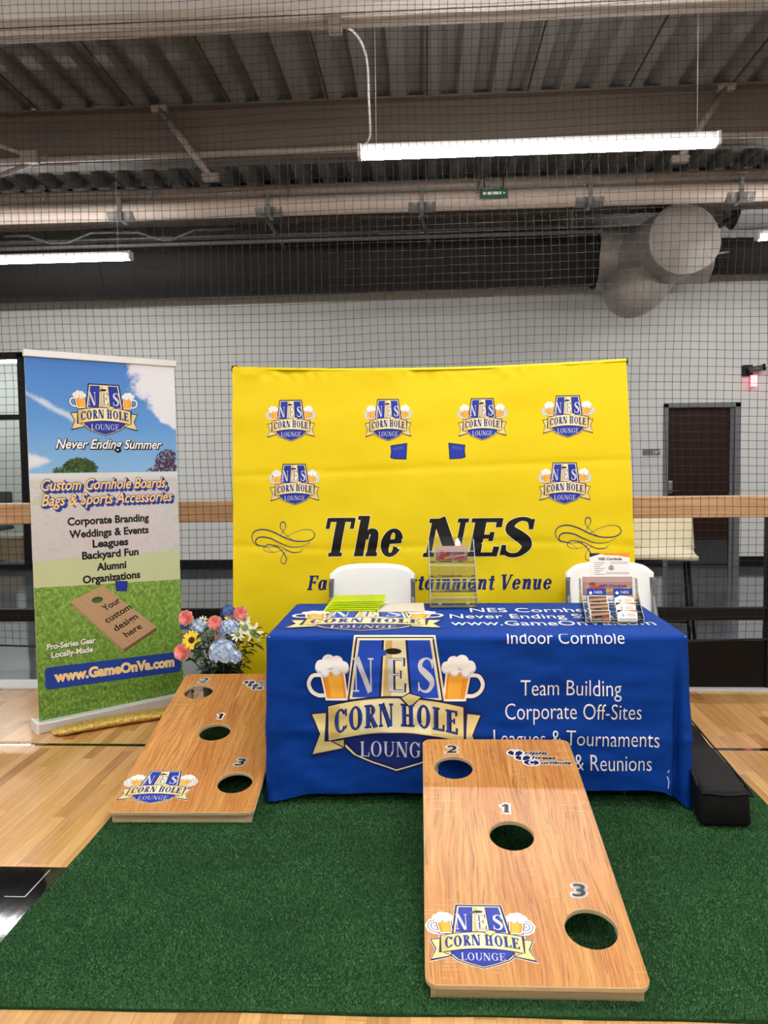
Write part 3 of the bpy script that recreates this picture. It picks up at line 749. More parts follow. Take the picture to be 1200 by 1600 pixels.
bm = B(); tube(bm, [(3.45, 9.7, 4.22), (3.75, 9.75, 4.42)], .025, 8); obj('strap', bm, [black_metal], t)

# ------------------------------------------------------------------ linear lamps
def lamp(label, loc, group=None, cords=(-1.0, 1.0), L=2.46):
    t = thing('linear_lamp', label, 'ceiling lamp', loc, 0, group)
    h = L / 2
    bm = B(); box(bm, -h + .03, h - .03, -.040, .040, .030, .088, .010); obj('housing', bm, [lamp_white], t)
    bm = B(); box(bm, -h + .03, h - .03, -.048, .048, 0, .036, .012); obj('diffuser', bm, [diffuser], t)
    for s in (-1, 1):
        bm = B(); box(bm, s * (h - .03) - .03 * (s < 0), s * (h - .03) + .03 * (s > 0), -.05, .05, -.003, .088, .008); obj('end_cap', bm, [lamp_white], t)
    for x in cords:
        bm = B(); tube(bm, [(x, 0, .085), (x, 0, ZC - loc[2] + .02)], .0022, 5); obj('hanging_wire', bm, [lamp_white], t)
    return t
main_lamp = lamp('long bright linear lamp hanging over the yellow backdrop', (.775, 5.52, 3.60), None, (-1.1, 1.08))
for lab, loc in (('linear lamp at the left edge of the picture above the tall banner', (-4.35, 8.3, 3.70)), ('linear lamp at the right edge beside the wrapped duct', (4.62, 8.3, 3.72))):
    o = dup(main_lamp, loc, 0, lab)
for i, loc in enumerate(((-8.0, 5.52, 3.6), (-3.6, 2.8, 3.6), (.8, 2.8, 3.6), (5.2, 2.8, 3.6), (-3.6, 0.1, 3.6), (.8, 0.1, 3.6), (5.2, 0.1, 3.6), (-3.6, -2.6, 3.6), (.8, -2.6, 3.6), (5.2, -2.6, 3.6))):
    if abs(loc[0]) > 7.7: loc = (math.copysign(7.6, loc[0]), loc[1], loc[2])
    dup(main_lamp, loc, 0, 'linear lamp of the hall outside the picture', 'lamps outside the picture')
tag(obj('junction_box', box(B(), -.62, -.53, 5.24, 5.34, 4.33, 4.43, .008), [pipe_paint]), 'small beige junction box under the white roof beam', 'junction box')
pipe_thing('lamp_cable', 'white curly cable dropping from the junction box to the long lamp', 'cable',
           curve_pts([(-.53, 5.30, 4.375), (-.46, 5.32, 4.35), (-.40, 5.36, 4.28), (-.372, 5.42, 4.18), (-.37, 5.48, 4.0), (-.365, 5.52, 3.80), (-.37, 5.52, 3.74), (-.40, 5.52, 3.69)], 6), .008, lamp_white, 8)
pipe_thing('lamp_cable', 'thin white cable dropping to the right edge lamp', 'cable', curve_pts([(3.62, 8.3, 4.84), (3.60, 8.3, 4.5), (3.585, 8.3, 4.1), (3.55, 8.3, 3.9), (3.50, 8.3, 3.80)], 6), .008, lamp_white, 6)

# ------------------------------------------------------------------ divider railing, net, lobby furniture
t = thing('divider_railing', 'low divider with oak top rail and black metal bars behind the net', 'railing', (0, 5.06, 0))
bm = B(); box(bm, -8.9, 8.9, -.06, .06, 1.112, 1.247, .006); obj('top_rail', bm, [oak], t)
bm = B(); box(bm, -8.9, 8.9, -.02, .02, .448, .532, .004); obj('lower_rail', bm, [black_metal], t)
for x in (-8.6, -6.4, -2.2, 2.19, 6.6):
    bm = B(); box(bm, x - .03, x + .03, -.03, .03, .012, 1.112, .003); obj('post', bm, [black_metal], t)
bm = B(); box(bm, 1.0, 8.9, -.018, .018, .012, .318, .003); obj('kick_panel', bm, [black_kick], t)
t = thing('sports_net', 'black square mesh ball stop net hanging behind the yellow backdrop', 'net', (0, 4.88, 0))
NX0, NX1, NZ0, NZ1, CELL = -3.65, 3.25, .33, 4.80, .0502
def netp(x, z):
    n = noise.noise(Vector((x * .9, z * .9, 3.0))); m = noise.noise(Vector((x * .7, z * 1.3, 9.0))); q = noise.noise(Vector((x * 6, z * 2.2, 1.0))); q2 = noise.noise(Vector((x * 2.2, z * 6, 5.0)))
    zz = z + .02 * math.sin(x * 1.1 + .4) * (4.8 - z) / 4.5
    return (x + .030 * n + .006 * q, .035 * m + .02 * math.sin(x * 3.1), zz + .022 * m + .006 * q2)
nx = int((NX1 - NX0) / CELL); nz = int((NZ1 - NZ0) / CELL)
PTS = [[Vector(netp(NX0 + i * CELL, NZ0 + j * CELL)) for j in range(nz + 1)] for i in range(nx + 1)]
vs, fs = [], []
def cord(pts, r):
    for i, p in enumerate(pts):
        d = (pts[min(i + 1, len(pts) - 1)] - pts[max(i - 1, 0)]).normalized(); e1 = Vector((0, 1, 0)); e2 = d.cross(e1).normalized()
        b = len(vs)
        for k in range(3):
            a = 2 * math.pi * k / 3 + math.pi / 2; q = p + r * (math.cos(a) * e2 - math.sin(a) * e1); vs.append((q.x, q.y, q.z))
        if i:
            for k in range(3): fs.append((b - 3 + k, b - 3 + (k + 1) % 3, b + (k + 1) % 3, b + k))
for i in range(nx + 1): cord(PTS[i], .00150)
for j in range(nz + 1): cord([PTS[i][j] for i in range(nx + 1)], .00150)
for i in range(nx + 1):
    for j in range(nz + 1):
        p = PTS[i][j]; r = .0038; b = len(vs)
        vs += [(p.x - r, p.y, p.z), (p.x + r, p.y, p.z), (p.x, p.y - r, p.z), (p.x, p.y + r, p.z), (p.x, p.y, p.z - r), (p.x, p.y, p.z + r)]
        fs += [(b + a, b + c, b + e) for a in (0, 1) for c in (2, 3) for e in (4, 5)]
me = bpy.data.meshes.new('mesh_cords'); me.from_pydata(vs, [], fs); me.materials.append(net_black); o = bpy.data.objects.new('mesh_cords', me); COL.objects.link(o); o.parent = t
bm = B(); tube(bm, [PTS[i][0] for i in range(0, nx + 1, 2)], .006, 6); obj('hem_rope', bm, [net_black], t)
bm = B(); tube(bm, [(NX0, 0, 4.8), (NX1, 0, 4.8)], .006, 6); obj('top_cable', bm, [steel], t)
# bar stool beyond the rail
t = thing('bar_stool', 'cream shell bar stool with black legs behind the oak rail', 'stool', (1.70, 5.66, 0), -.22)
def shell(u, v):
    x = (u - .5); s = v * .74
    if s < .40: y, z = -.21 + s, .815 - .012 * math.sin(math.pi * s / .4)
    else:
        a = min((s - .40) / .10, 1) * math.radians(78); R_ = .073
        y, z = .19 + R_ * math.sin(a), .815 + R_ * (1 - math.cos(a))
        if s > .50: y += (s - .50) * .2; z += (s - .50) * .98
    w = (.44 if s < .45 else .44 - .10 * (s - .45)) * (1 - .16 * max(0, 1 - s / .07) ** 2)
    return (x * w, y - .05 * (2 * x) ** 2 * (s > .45), z)
bm = B(); grid(bm, shell, 14, 26); solid(bm, .028); obj('seat_shell', bm, [cream_shell], t, True)
for sx in (-1, 1):
    for sy in (-1, 1):
        bm = B(); tube(bm, [(sx * .15, sy * .14, .79), (sx * .21, sy * .21, 0)], .012, 8); obj('leg', bm, [black_metal], t)
bm = B(); q = .185
tube(bm, [(-q, -q, .28), (q, -q, .28), (q, q, .28), (-q, q, .28)], .009, 8, closed=True); obj('foot_ring', bm, [black_metal], t)
bm = B(); box(bm, -.16, .16, -.15, .15, .778, .795, .004); obj('seat_bracket', bm, [black_metal], t)
# reception things inside the office
t = thing('reception_desk', 'tan fronted desk inside the glazed office at far left', 'desk', (-7.0, 11.75, 0))
bm = B(); box(bm, -.75, .66, 0, .6, .06, .40, .006); obj('body', bm, [noisy('tan_laminate', (168, 140, 100), (182, 152, 110), 3, .5)], t)
bm = B(); box(bm, -.78, .69, -.04, .64, .40, .44, .006); obj('top', bm, [mat('pale_laminate', (190, 178, 160), .4)], t)
t = thing('office_chair', 'black office chair behind the tan desk in the far office', 'chair', (-7.35, 12.75, 0))
bm = B(); box(bm, -.25, .25, -.25, .25, .45, .53, .03); obj('seat', bm, [black_metal], t)
bm = B(); box(bm, -.23, .23, .20, .27, .55, 1.10, .03); obj('backrest', bm, [black_metal], t)
bm = B(); tube(bm, [(0, 0, .05), (0, 0, .45)], .03, 8)
obj('post', bm, [black_metal], t)
bm = B()
for k in range(5): tube(bm, [(0, 0, .08), (.3 * math.cos(k * 1.257), .3 * math.sin(k * 1.257), .03)], .02, 6)
obj('base', bm, [black_metal], t)
t = thing('wall_notice', 'grey and white notice board on the far office wall', 'notice', (-7.02, 13.99, 1.42))
bm = B(); box(bm, -.22, .22, -.02, 0, .22, .40, .003); obj('header', bm, [frame_grey], t)
bm = B(); box(bm, -.22, .22, -.02, 0, 0, .20, .003); obj('sheet', bm, [white_trim], t)
t = thing('office_cabinet', 'pale tall cabinet in the far office below the notice', 'cabinet', (-6.72, 13.7, 0))
bm = B(); box(bm, -.15, .15, 0, .29, .02, 1.36, .006); obj('body', bm, [mat('olive_grey_laminate', (150, 154, 142), .5)], t)
bm = B(); box(bm, .10, .112, -.015, 0, .8, 1.0, .003); obj('handle', bm, [black_metal], t)
t = thing('office_lamp', 'long white strip lamp inside the glazed office', 'ceiling lamp', (-7.3, 12.9, 3.28))
bm = B(); box(bm, -1.3, 1.3, -.05, .05, 0, .05, .01); obj('diffuser', bm, [m_emit('office_lamp_glow', LAMP_COLOR, 30.0)], t)
bm = B(); box(bm, -1.32, 1.32, -.04, .04, .05, .09, .01); obj('housing', bm, [lamp_white], t)
for x in (-1, 1):
    bm = B(); tube(bm, [(x, 0, .09), (x, 0, .32)], .004, 5); obj('hanging_wire', bm, [lamp_white], t)

# ------------------------------------------------------------------ turf mat
t = thing('turf_mat', 'green artificial grass mat laid on the wooden floor', 'mat', (0, 0, 0))
TX0, TX1, TY0, TY1 = -1.34, 1.44, 1.975, 4.75
def edge(a, s): return .008 * noise.noise(Vector((a * 3, s, 0)))
bm = B()
def turfp(u, v):
    x = TX0 + (TX1 - TX0) * u; y = TY0 + (TY1 - TY0) * v
    return (x + (edge(y, 1) if u in (0, 1) else 0), y + (edge(x, 5) if v == 0 else 0) + .028 * u * (1 - v), .004)
grid(bm, turfp, 60, 60)
solid(bm, .004)
obj('backing', bm, [turf_back], t)
rng = random.Random(3); vs, fs, mi = [], [], []
NB = 560000
for i in range(NB):
    x = rng.uniform(TX0 + .004, TX1 - .004); y = TY0 + .004 + (TY1 - .02 - TY0) * rng.random() ** 1.45
    y += .028 * (x - TX0) / (TX1 - TX0)
    a = rng.uniform(0, 6.283); w = .0009 + .0007 * rng.random(); h = .002 + .0055 * rng.random(); ln = .002 + .005 * rng.random()
    ca, sa = math.cos(a), math.sin(a); b2 = rng.uniform(0, 6.283)
    b = len(vs); z = .0042
    vs += [(x - ca * w, y - sa * w, z), (x + ca * w, y + sa * w, z), (x + ln * math.cos(b2), y + ln * math.sin(b2), z + h)]
    fs.append((b, b + 1, b + 2)); mi.append(0 if rng.random() < .60 else (1 if rng.random() < .93 else 2))
me = bpy.data.meshes.new('pile'); me.from_pydata(vs, [], fs); me.polygons.foreach_set('material_index', mi)
for m in (m_blade('blade_dark', (52, 92, 51), (64, 108, 63)), m_blade('blade_mid', (76, 122, 77), (89, 137, 90)), m_blade('blade_pale', (110, 156, 110), (130, 172, 124))): me.materials.append(m)
o = bpy.data.objects.new('pile', me); COL.objects.link(o); o.parent = t; o['kind'] = 'stuff'

# ------------------------------------------------------------------ cornhole boards
HOLES = ((-.183, 1.016), (0, .614), (.185, .205)); HR = .0762
ZF, ZB = .0593, .3118
def board_shape(thick):
    c = bpy.data.curves.new('b', 'CURVE'); c.dimensions = '2D'; c.fill_mode = 'BOTH'; c.extrude = thick / 2 - .003; c.bevel_depth = .003; c.bevel_resolution = 2
    def loop(pts):
        s = c.splines.new('POLY'); s.points.add(len(pts) - 1); s.use_cyclic_u = True
        for q, (x, y) in zip(s.points, pts): q.co = (x, y, 0, 1)
    o = []; R_ = .032
    for cx, cy, a0 in ((.305 - .003 - R_, R_ + .003, -90), (.305 - .003 - R_, 1.217 - R_, 0), (-.302 + R_, 1.217 - R_, 90), (-.302 + R_, R_ + .003, 180)):
        o += [(cx + R_ * math.cos(math.radians(a0 + 90 * k / 6)), cy + R_ * math.sin(math.radians(a0 + 90 * k / 6))) for k in range(7)]
    loop(o)
    for hx, hy in HOLES: loop([(hx + (HR + .003) * math.cos(-2 * math.pi * k / 48), hy + (HR + .003) * math.sin(-2 * math.pi * k / 48)) for k in range(48)])
    ob = bpy.data.objects.new('b', c); COL.objects.link(ob); dg = bpy.context.evaluated_depsgraph_get(); dg.update()
    e = ob.evaluated_get(dg); me = e.to_mesh(); bm = bmesh.new(); bm.from_mesh(me); e.to_mesh_clear(); bpy.data.objects.remove(ob); bpy.data.curves.remove(c)
    bmesh.ops.remove_doubles(bm, verts=bm.verts[:], dist=1e-5); bmesh.ops.recalc_face_normals(bm, faces=bm.faces[:])
    return bm
def make_board(label, pose, seed):
    x, y, a = pose; tilt = math.asin((ZB - ZF) / 1.22)
    t = thing('cornhole_board', label, 'cornhole board', (x, y, ZF), 0, 'three hole cornhole boards', rot=(tilt, 0, a))
    TH = .018
    bm = board_shape(TH)
    bmesh.ops.translate(bm, vec=(0, 0, -TH / 2), verts=bm.verts)
    for f in bm.faces:
        c = f.calc_center_median(); f.material_index = 0 if f.normal.z > .9 else 1
        f.smooth = False
    P = Print('gloss')
    logo(P, affine(-.140, .178, .146, .146), 0, 'white', .035)
    for ch, nx, ny in (('2', -.188, 1.118), ('1', -.006, .735), ('3', .178, .332)):
        w = .0105 if ch == '1' else .021
        o1, o2, o3 = (.0, .0, .0) if ch == '1' else (.045, .07, .012)
        if ch == '1':
            one = [(nx - .012, ny + .036), (nx + .006, ny + .047), (nx + .001, ny + .0)]
            P.stroke('white', 0, one[:2], .009, grow=.008); P.stroke('white', 0, one[1:], .015, grow=.008)
            P.stroke('black', 2, one[:2], .009); P.stroke('black', 2, one[1:], .015); P.stroke('black', 2, [(nx - .012, ny + .003), (nx + .013, ny + .003)], .006)
        else:
            for q in range(12):
                P.text('white', 0, ch, nx - w, nx + w, ny, .05, .12, o3, dx=.0085 * math.cos(q * .5236), dy=.0085 * math.sin(q * .5236))
            P.text('black', 2, ch, nx - w, nx + w, ny, .05, .12, o3)
    for i, (cap, rest, cx, cy, x1) in enumerate((('T', 'riple', .072, 1.118, .20), ('T', 'hreat', .098, 1.084, .232), ('C', 'ornhole', .128, 1.050, .285))):
        P.ell('white', 0 + i, cx, cy, .036, .025); [P.text('white', 0, rest, cx + .036, x1, cy - .011, .022, .3, .02, dx=.004 * math.cos(q * .7854), dy=.004 * math.sin(q * .7854)) for q in range(8)]
        P.ell('navy', 3 + i, cx, cy, .030, .019); P.text('white', 6 + i, cap, cx - .011, cx + .013, cy - .014, .028, .25, .03)
        P.text('black', 4, rest, cx + .036, x1, cy - .011, .022, .3, .02)
    P.emit(bm, 2, lambda px, py, e: (px, py, e), 0, 0, .0004, .00006)
    obj('deck', bm, [boardwood, ply] + P.mats(), t)
    w, D = .29, .046
    zt = -TH
    # apron boards lie under the deck, perpendicular to it
    bm = B(); box(bm, -w + .018, w - .018, .014, .032, zt - D, zt, .0015); obj('front_apron', bm, [ply], t)
    bm = B(); box(bm, -w + .018, w - .018, 1.188, 1.206, zt - D, zt, .0015); obj('rear_apron', bm, [ply], t)
    for s in (-1, 1):
        bm = B(); box(bm, s * w - .009 - .009 * s, s * w + .009 - .009 * s, .014, 1.206, zt - D, zt, .0015); obj('side_apron', bm, [ply], t)
    for s in (-1, 1):   # rear legs swung down to the floor
        L = (ZF + 1.12 * math.sin(tilt)) / math.cos(tilt)
        xx = s * (w - .034)
        bm = B(); box(bm, xx - .012, xx + .012, -.025, .025, -.24, .03, .004); o = obj('leg', bm, [ply], t); o.location = (0, 1.10, -.055); o.rotation_euler = (-tilt, 0, 0)
        bm = B(); tube(bm, [(xx - .022, 1.10, -.045), (xx + .022, 1.10, -.045)], .006, 8); obj('leg_bolt', bm, [steel], t)
    return t
make_board('woodgrain three hole cornhole board nearest the viewer, in front of the blue table', (.288, 2.035, .008), 1)
make_board('woodgrain three hole cornhole board between tall banner and blue table', (-1.0253, 3.056, .025), 2)

# ------------------------------------------------------------------ table with printed cloth
TBX0, TBX1, TBY0, TBY1, TZ = -.705, 1.098, 3.275, 4.075, .742
t = thing('folding_table', 'folding table under the blue printed cloth', 'table', ((TBX0 + TBX1) / 2, (TBY0 + TBY1) / 2, 0))
hx, hy = (TBX1 - TBX0) / 2 - .012, (TBY1 - TBY0) / 2 - .012
bm = B(); box(bm, -hx, hx, -hy, hy, TZ - .045, TZ - .003, .01); obj('tabletop', bm, [chair_white], t)
for sx in (-1, 1):
    for sy in (-1, 1):
        bm = B(); tube(bm, [(sx * .62, sy * .26, TZ - .04), (sx * .66, sy * .28, .008)], .014, 8); obj('leg', bm, [chair_grey], t)
RC, FIL = .045, .022
S_TOP = TBY1 - TBY0 - FIL     # arc length along the top before the front edge bends
DROP = TZ - FIL - .03
def hem(x):   # how far the front hem stays above the floor
    u = (x - TBX0) / (TBX1 - TBX0)
    return .012 + .075 * min(1, max(0, u / .10)) ** .7 * (.45 + .55 * u) * min(1, max(0, (.985 - u) / .05)) ** .7
def drape(x, d):   # how far the front drop stands out from the table edge, d metres below it
    k = d / .7
    y = .010 * k + .006 * k * math.sin(x * 7 + 1.2) + .004 * k * math.sin(x * 17 + d * 3)
    y += .020 * k * math.exp(-((x + .62) / .07) ** 2)
    g = max(0.0, min(1, (d - .03) / .35))
    y += -.050 * g * math.exp(-((x - 1.043) / .014) ** 2) + .020 * k * math.exp(-((x - .985) / .05) ** 2)
    y += min(1, d / .08) * (.009 * noise.noise(Vector((x * 5 + d * 3, d * 9 - x * 2, 2))) + .004 * noise.noise(Vector((x * 9 - d * 6, d * 20 + x * 5, 4)))) + .005 * math.exp(-((d - .40 - .02 * x) / .022) ** 2) - .005 * math.exp(-((x - .30) / .03) ** 2)
    return y
def front(x, s):   # s measured over the top from the rear edge, then down the front
    if s < S_TOP: return Vector((x, TBY1 - s, TZ + .0006 * math.sin(x * 9))), Vector((0, 0, 1))
    a = (s - S_TOP) / FIL
    if a < math.pi / 2: return Vector((x, TBY0 + FIL - FIL * math.sin(a), TZ - FIL + FIL * math.cos(a))), Vector((0, -math.sin(a), math.cos(a)))
    d = s - S_TOP - FIL * math.pi / 2
    return Vector((x, TBY0 - drape(x, d), TZ - FIL - d)), Vector((0, -1, 0))
S_EDGE = S_TOP + FIL * math.pi / 2
bm = B()
# perimeter of the drop: left side, front, right side, rear
per = []
def perim():
    out = []
    def seg(p0, p1, n, nrm):
        for i in range(n): out.append((p0[0] + (p1[0] - p0[0]) * i / n, p0[1] + (p1[1] - p0[1]) * i / n, nrm[0], nrm[1]))
    def corner(cx, cy, a0, n=10):
        for i in range(n):
            a = math.radians(a0 + 90 * i / n); out.append((cx + RC * math.cos(a), cy + RC * math.sin(a), math.cos(a), math.sin(a)))
    seg((TBX0, TBY1 - RC), (TBX0, TBY0 + RC), 30, (-1, 0)); corner(TBX0 + RC, TBY0 + RC, 180)
    seg((TBX0 + RC, TBY0), (TBX1 - RC, TBY0), 220, (0, -1)); corner(TBX1 - RC, TBY0 + RC, 270)
    seg((TBX1, TBY0 + RC), (TBX1, TBY1 - RC), 30, (1, 0)); corner(TBX1 - RC, TBY1 - RC, 0)
    seg((TBX1 - RC, TBY1), (TBX0 + RC, TBY1), 60, (0, 1)); corner(TBX0 + RC, TBY1 - RC, 90)
    return out
per = perim(); n = len(per)
rings = []
# top ring slightly inset, fillet, then drop levels
levels = [('f', a) for a in (0, .1, .2, .3, .4, .5, .6, .7, .8, .9, 1.0)] + [('d', (i / 62)) for i in range(1, 63)]
for kind, q in levels:
    ring = []
    for i, (px, py, nx_, ny_) in enumerate(per):
        if kind == 'f':
            a = q * math.pi / 2; off = -FIL + FIL * math.sin(a); z = TZ - FIL + FIL * math.cos(a)
        else:
            hm = hem(px) if ny_ < -.5 else (.015 if abs(nx_) > .5 else .06)
            hm = max(hm, .012)
            D = TZ - FIL - hm; d = D * q; z = TZ - FIL - d; k = d / .7
            w = max(0.0, -ny_); off = drape(px, d) * w
            if nx_ > .3: off += (.012 * k + .012 * k * math.sin(py * 16)) * abs(nx_)
            if nx_ < -.3: off += (.012 * k + .012 * k * math.sin(py * 13)) * abs(nx_)
            if ny_ > .5: off += .006 * k * math.sin(px * 15)
            cg = abs(nx_ * ny_) * 2; off += cg * .010 * k
        ring.append(bm.verts.new((px + nx_ * off, py + ny_ * off, z)))
    rings.append(ring)
for A, C in zip(rings, rings[1:]):
    for i in range(n):
        f = bm.faces.new((A[i], C[i], C[(i + 1) % n], A[(i + 1) % n])); f.smooth = True
f = bm.faces.new(rings[0]); f.smooth = True
bmesh.ops.recalc_face_normals(bm, faces=bm.faces[:])
P = Print()
# coordinates on the cloth: x, and minus the arc length, so that up is up
zs = lambda z: -(S_EDGE + (TZ - FIL - z))
ty = lambda y: -(TBY1 - y)
logo(P, affine(-.142, zs(.462), .362, .372, -.0, .0), 0, None, on_blue=True)
logo(P, affine(-.292, ty(3.655), .350, .345), 0, None, on_blue=True)
P.text('white', 1, 'NES Cornhole', .21, .86, ty(3.80), .105, 0, .0)
P.text('white', 1, 'Never Ending Summer', .105, 1.02, ty(3.645), .10, 0, .0)
P.text('white', 1, 'www.GameOnVa.com', .105, 1.02, ty(3.485), .10, 0, .0)
P.text('white', 1, 'Indoor Cornhole', .335, .825, zs(.708), .056, 0, -.004)
P.text('white', 1, 'Team Building', .39, .812, zs(.486), .068, 0, -.008)
P.text('white', 1, 'Corporate Off-Sites', .325, .897, zs(.384), .068, 0, -.008)
P.text('white', 1, 'Leagues & Tournaments', .275, .967, zs(.270), .068, 0, -.008)
P.text('white', 1, '& Reunions', .615, .938, zs(.166), .068, 0, -.008)
# the small care print near the hem
P.stroke('silver', 1, [(1.00, zs(.10)), (1.004, zs(.13)), (.998, zs(.15))], .004); P.stroke('silver', 1, [(1.0, zs(.165)), (1.008, zs(.175))], .004)
def onfront(x, y, e):
    p, nn = front(x, -y); return p + nn * e
P.emit(bm, 1, onfront, .0125, .0036 * 2, .0014, .00010)
o = obj('tablecloth', bm, [blue_cloth] + P.mats()); tag(o, 'blue printed cloth with white lettering draped over the table', 'tablecloth')

# ------------------------------------------------------------------ yellow backdrop
BY = 4.70
t = thing('backdrop_stand', 'black telescopic stand carrying the yellow backdrop', 'stand', (.012, BY + .055, 0))
bm = B(); tube(bm, [(-1.19, 0, 2.052), (0, 0, 2.022), (1.185, 0, 2.054)], .013, 10); obj('crossbar', bm, [black_metal], t)
for x in (-1.18, 1.175):
    bm = B(); tube(bm, [(x, .02, .015), (x, .02, 1.1)], .016, 10); tube(bm, [(x, .02, 1.0), (x, .005, 2.085)], .012, 10); obj('upright', bm, [black_metal], t)
    bm = B(); lathe(bm, [(0, -.02), (.02, -.02), (.024, 0), (.02, .02), (0, .02)], 12, 0, (x, .005, 2.07)); obj('end_knob', bm, [black_metal], t)
    bm = B(); box(bm, x - .03, x + .03, -.16, .16, 0, .02, .004); obj('foot', bm, [black_metal], t)
def bl_top(x): return 2.066 - .030 * (1 - ((x - .01) / 1.175) ** 2)
def by(x, z):
    k = max(0, (2.06 - z)) / 2.0; top = math.exp(-(2.04 - z) / .30) if z < 2.04 else 1
    y = BY - .004 - .010 * math.sin(math.pi * min(1, k))
    y += .026 * top * (math.sin(x * 7.3 + .5) * .6 + math.sin(x * 15.1 + 2 - z * 3) * .35)
    y += .010 * noise.noise(Vector((x * 2.2, z * 1.4, 1))) + .004 * noise.noise(Vector((x * 6 + z * 5, z * 5 - x * 3, 6)))
    y += .006 * math.exp(-((z - 1.45 - .03 * x) / .022) ** 2) + .006 * math.exp(-((z - .98 - .02 * math.sin(x * 3)) / .022) ** 2) + .012 * noise.noise(Vector((x * 1.1 + z * 1.6, (z - x * .5) * 4.2, 3))) + .006 * noise.noise(Vector((x * 2 + z * 3, (z - x * .8) * 9, 7))) * min(1, max(0, 1.5 - z))
    pk = math.exp(-((z - (bl_top(x) - .035)) / .022) ** 2)
    y += .006 * pk * math.sin(x * 55 + 3 * math.sin(x * 9)) * (.3 + abs(math.sin(x * 2.3 + 1)))
    return y
bm = B()
def bdp(u, v):
    zt = bl_top(-1.165 + 2.352 * u); z = zt + (.10 - zt) * v; k = v
    xl = -1.165 - .045 * k; xr = 1.187 + .085 * k
    x = xl + (xr - xl) * u
    return Vector((x, by(x, z), z))
grid(bm, bdp, 170, 144)
# pocket rolled over the crossbar
grid(bm, lambda u, v: Vector((-1.165 + 2.352 * u, BY + .032 - .034 * math.cos(math.pi * v) + .003 * math.sin(u * 130), bl_top(-1.165 + 2.352 * u) + .018 * math.sin(math.pi * v))), 110, 6)
P = Print()
LG = [(-.8175, 1.755, .1415), (-.226, 1.748, .135), (.3365, 1.744, .1395), (.841, 1.752, .145), (-.8015, 1.368, .1455), (.824, 1.355, .148)]
for cx, cy, s in LG: logo(P, affine(cx, cy - .002, s, .156), 0, 'cream', .012)
# blue throwing bags
for sg, cx, cy in ((1, -.165, 1.552), (-1, .185, 1.550)):
    P.T = affine(cx, cy, sg * 1.0, 1.0)
    P.poly('navy', 0, [(-.052, -.038), (-.03, -.046), (.046, -.050), (.052, .050), (.02, .046), (-.050, .036), (-.046, 0)])
    P.poly('blue', 1, [(-.047, -.034), (-.03, -.041), (.042, -.045), (.047, .044), (.02, .041), (-.045, .031), (-.041, 0)])
    P.poly('mid', 2, [(-.035, .02), (.03, .035), (.03, .015), (-.03, .005)])
    P.T = lambda p: p
for k, L_, g in (('cream', 0, .014), ('black', 2, 0.0)):
    P.serif(k, L_, 'The', -.650, -.160, .918, .235, .27, .10, .20, g, .03); P.serif(k, L_, 'NES', -.030, .620, .912, .232, .27, .11, .20, g, .03)
P.serif('deep', 2, 'Family Entertainment Venue', -.740, .742, .712, .090, .24, .10, .20, 0, .05)
def px(cx, cy, k): return lambda p: (cx + (p[0] - 250) * k, cy - (p[1] - 196) * k)
for cx, cy in ((-.879, 1.005), (.961, 1.015)):
    old = P.T; P.T = px(cx, cy, .00117)
    for pts, wmax in (([(235, 215), (180, 218), (120, 212), (92, 190), (86, 160), (104, 134), (150, 126), (205, 142), (260, 170), (320, 188), (385, 186), (416, 164), (404, 134), (355, 130), (305, 146), (255, 172)], 9),
                      ([(200, 246), (150, 215), (112, 205), (106, 182), (130, 166), (180, 172), (230, 195), (290, 218), (350, 215), (392, 194)], 9),
                      ([(255, 232), (200, 246), (158, 240), (147, 222), (170, 206), (210, 215), (245, 240), (266, 275), (260, 303), (243, 303), (238, 284), (252, 254), (275, 234)], 6),
                      ([(355, 228), (340, 244), (295, 246), (245, 222), (200, 205)], 6), ([(300, 182), (262, 150), (238, 118), (242, 92), (258, 88), (266, 108), (250, 140), (236, 162)], 6)):
        c = curve_pts(pts, 6); m = len(c); P.stroke('deep', 1, c, [2.2 + wmax * .5 * (math.sin(math.pi * i / (m - 1)) ** 2) for i in range(m)])
    P.T = old
P.emit(bm, 1, lambda x, z, e: Vector((x, by(x, z) - e, z)), .0145, .0145, .0014, .00010)
o = obj('backdrop_banner', bm, [yellow_cloth] + P.mats()); tag(o, 'large yellow fabric backdrop printed with emblems and lettering', 'backdrop')

# ------------------------------------------------------------------ roll-up banner at the left
BA = math.atan2(.666, .746)
t = thing('rollup_banner', 'tall roll-up banner with printed sky and grass at the left', 'banner', (-2.181, 4.163, 0), BA)
bm = B(); box(bm, -.02, .88, -.045, .075, 0, .062, .008); obj('base', bm, [silver], t)
for x in (-.02, .88):
    bm = B(); box(bm, x - .008, x + .008, -.05, .08, 0, .066, .004); obj('end_plate', bm, [lamp_white], t)
bm = B(); box(bm, -.008, .870, -.012, .012, 2.088, 2.128, .004); obj('top_rail', bm, [silver], t)
bm = B(); tube(bm, [(.43, .04, .05), (.43, .03, 2.10)], .011, 10); obj('pole', bm, [chair_grey], t)
bm = B()
W0, W1 = .0, .86
def strip(z0, z1, mi):
    v = [bm.verts.new(p) for p in ((W0, 0, z0[0]), (W1, 0, z0[1]), (W1, 0, z1[1]), (W0, 0, z1[0]))]; bm.faces.new(v).material_index = mi
strip((1.449, 1.447), (2.095, 2.095), 0); strip((.815, .776), (1.449, 1.447), 1); strip((.055, .055), (.815, .776), 2)
P = Print()
logo(P, affine(.425, 1.818, .188, .186), 0, None)
rg = random.Random(5)
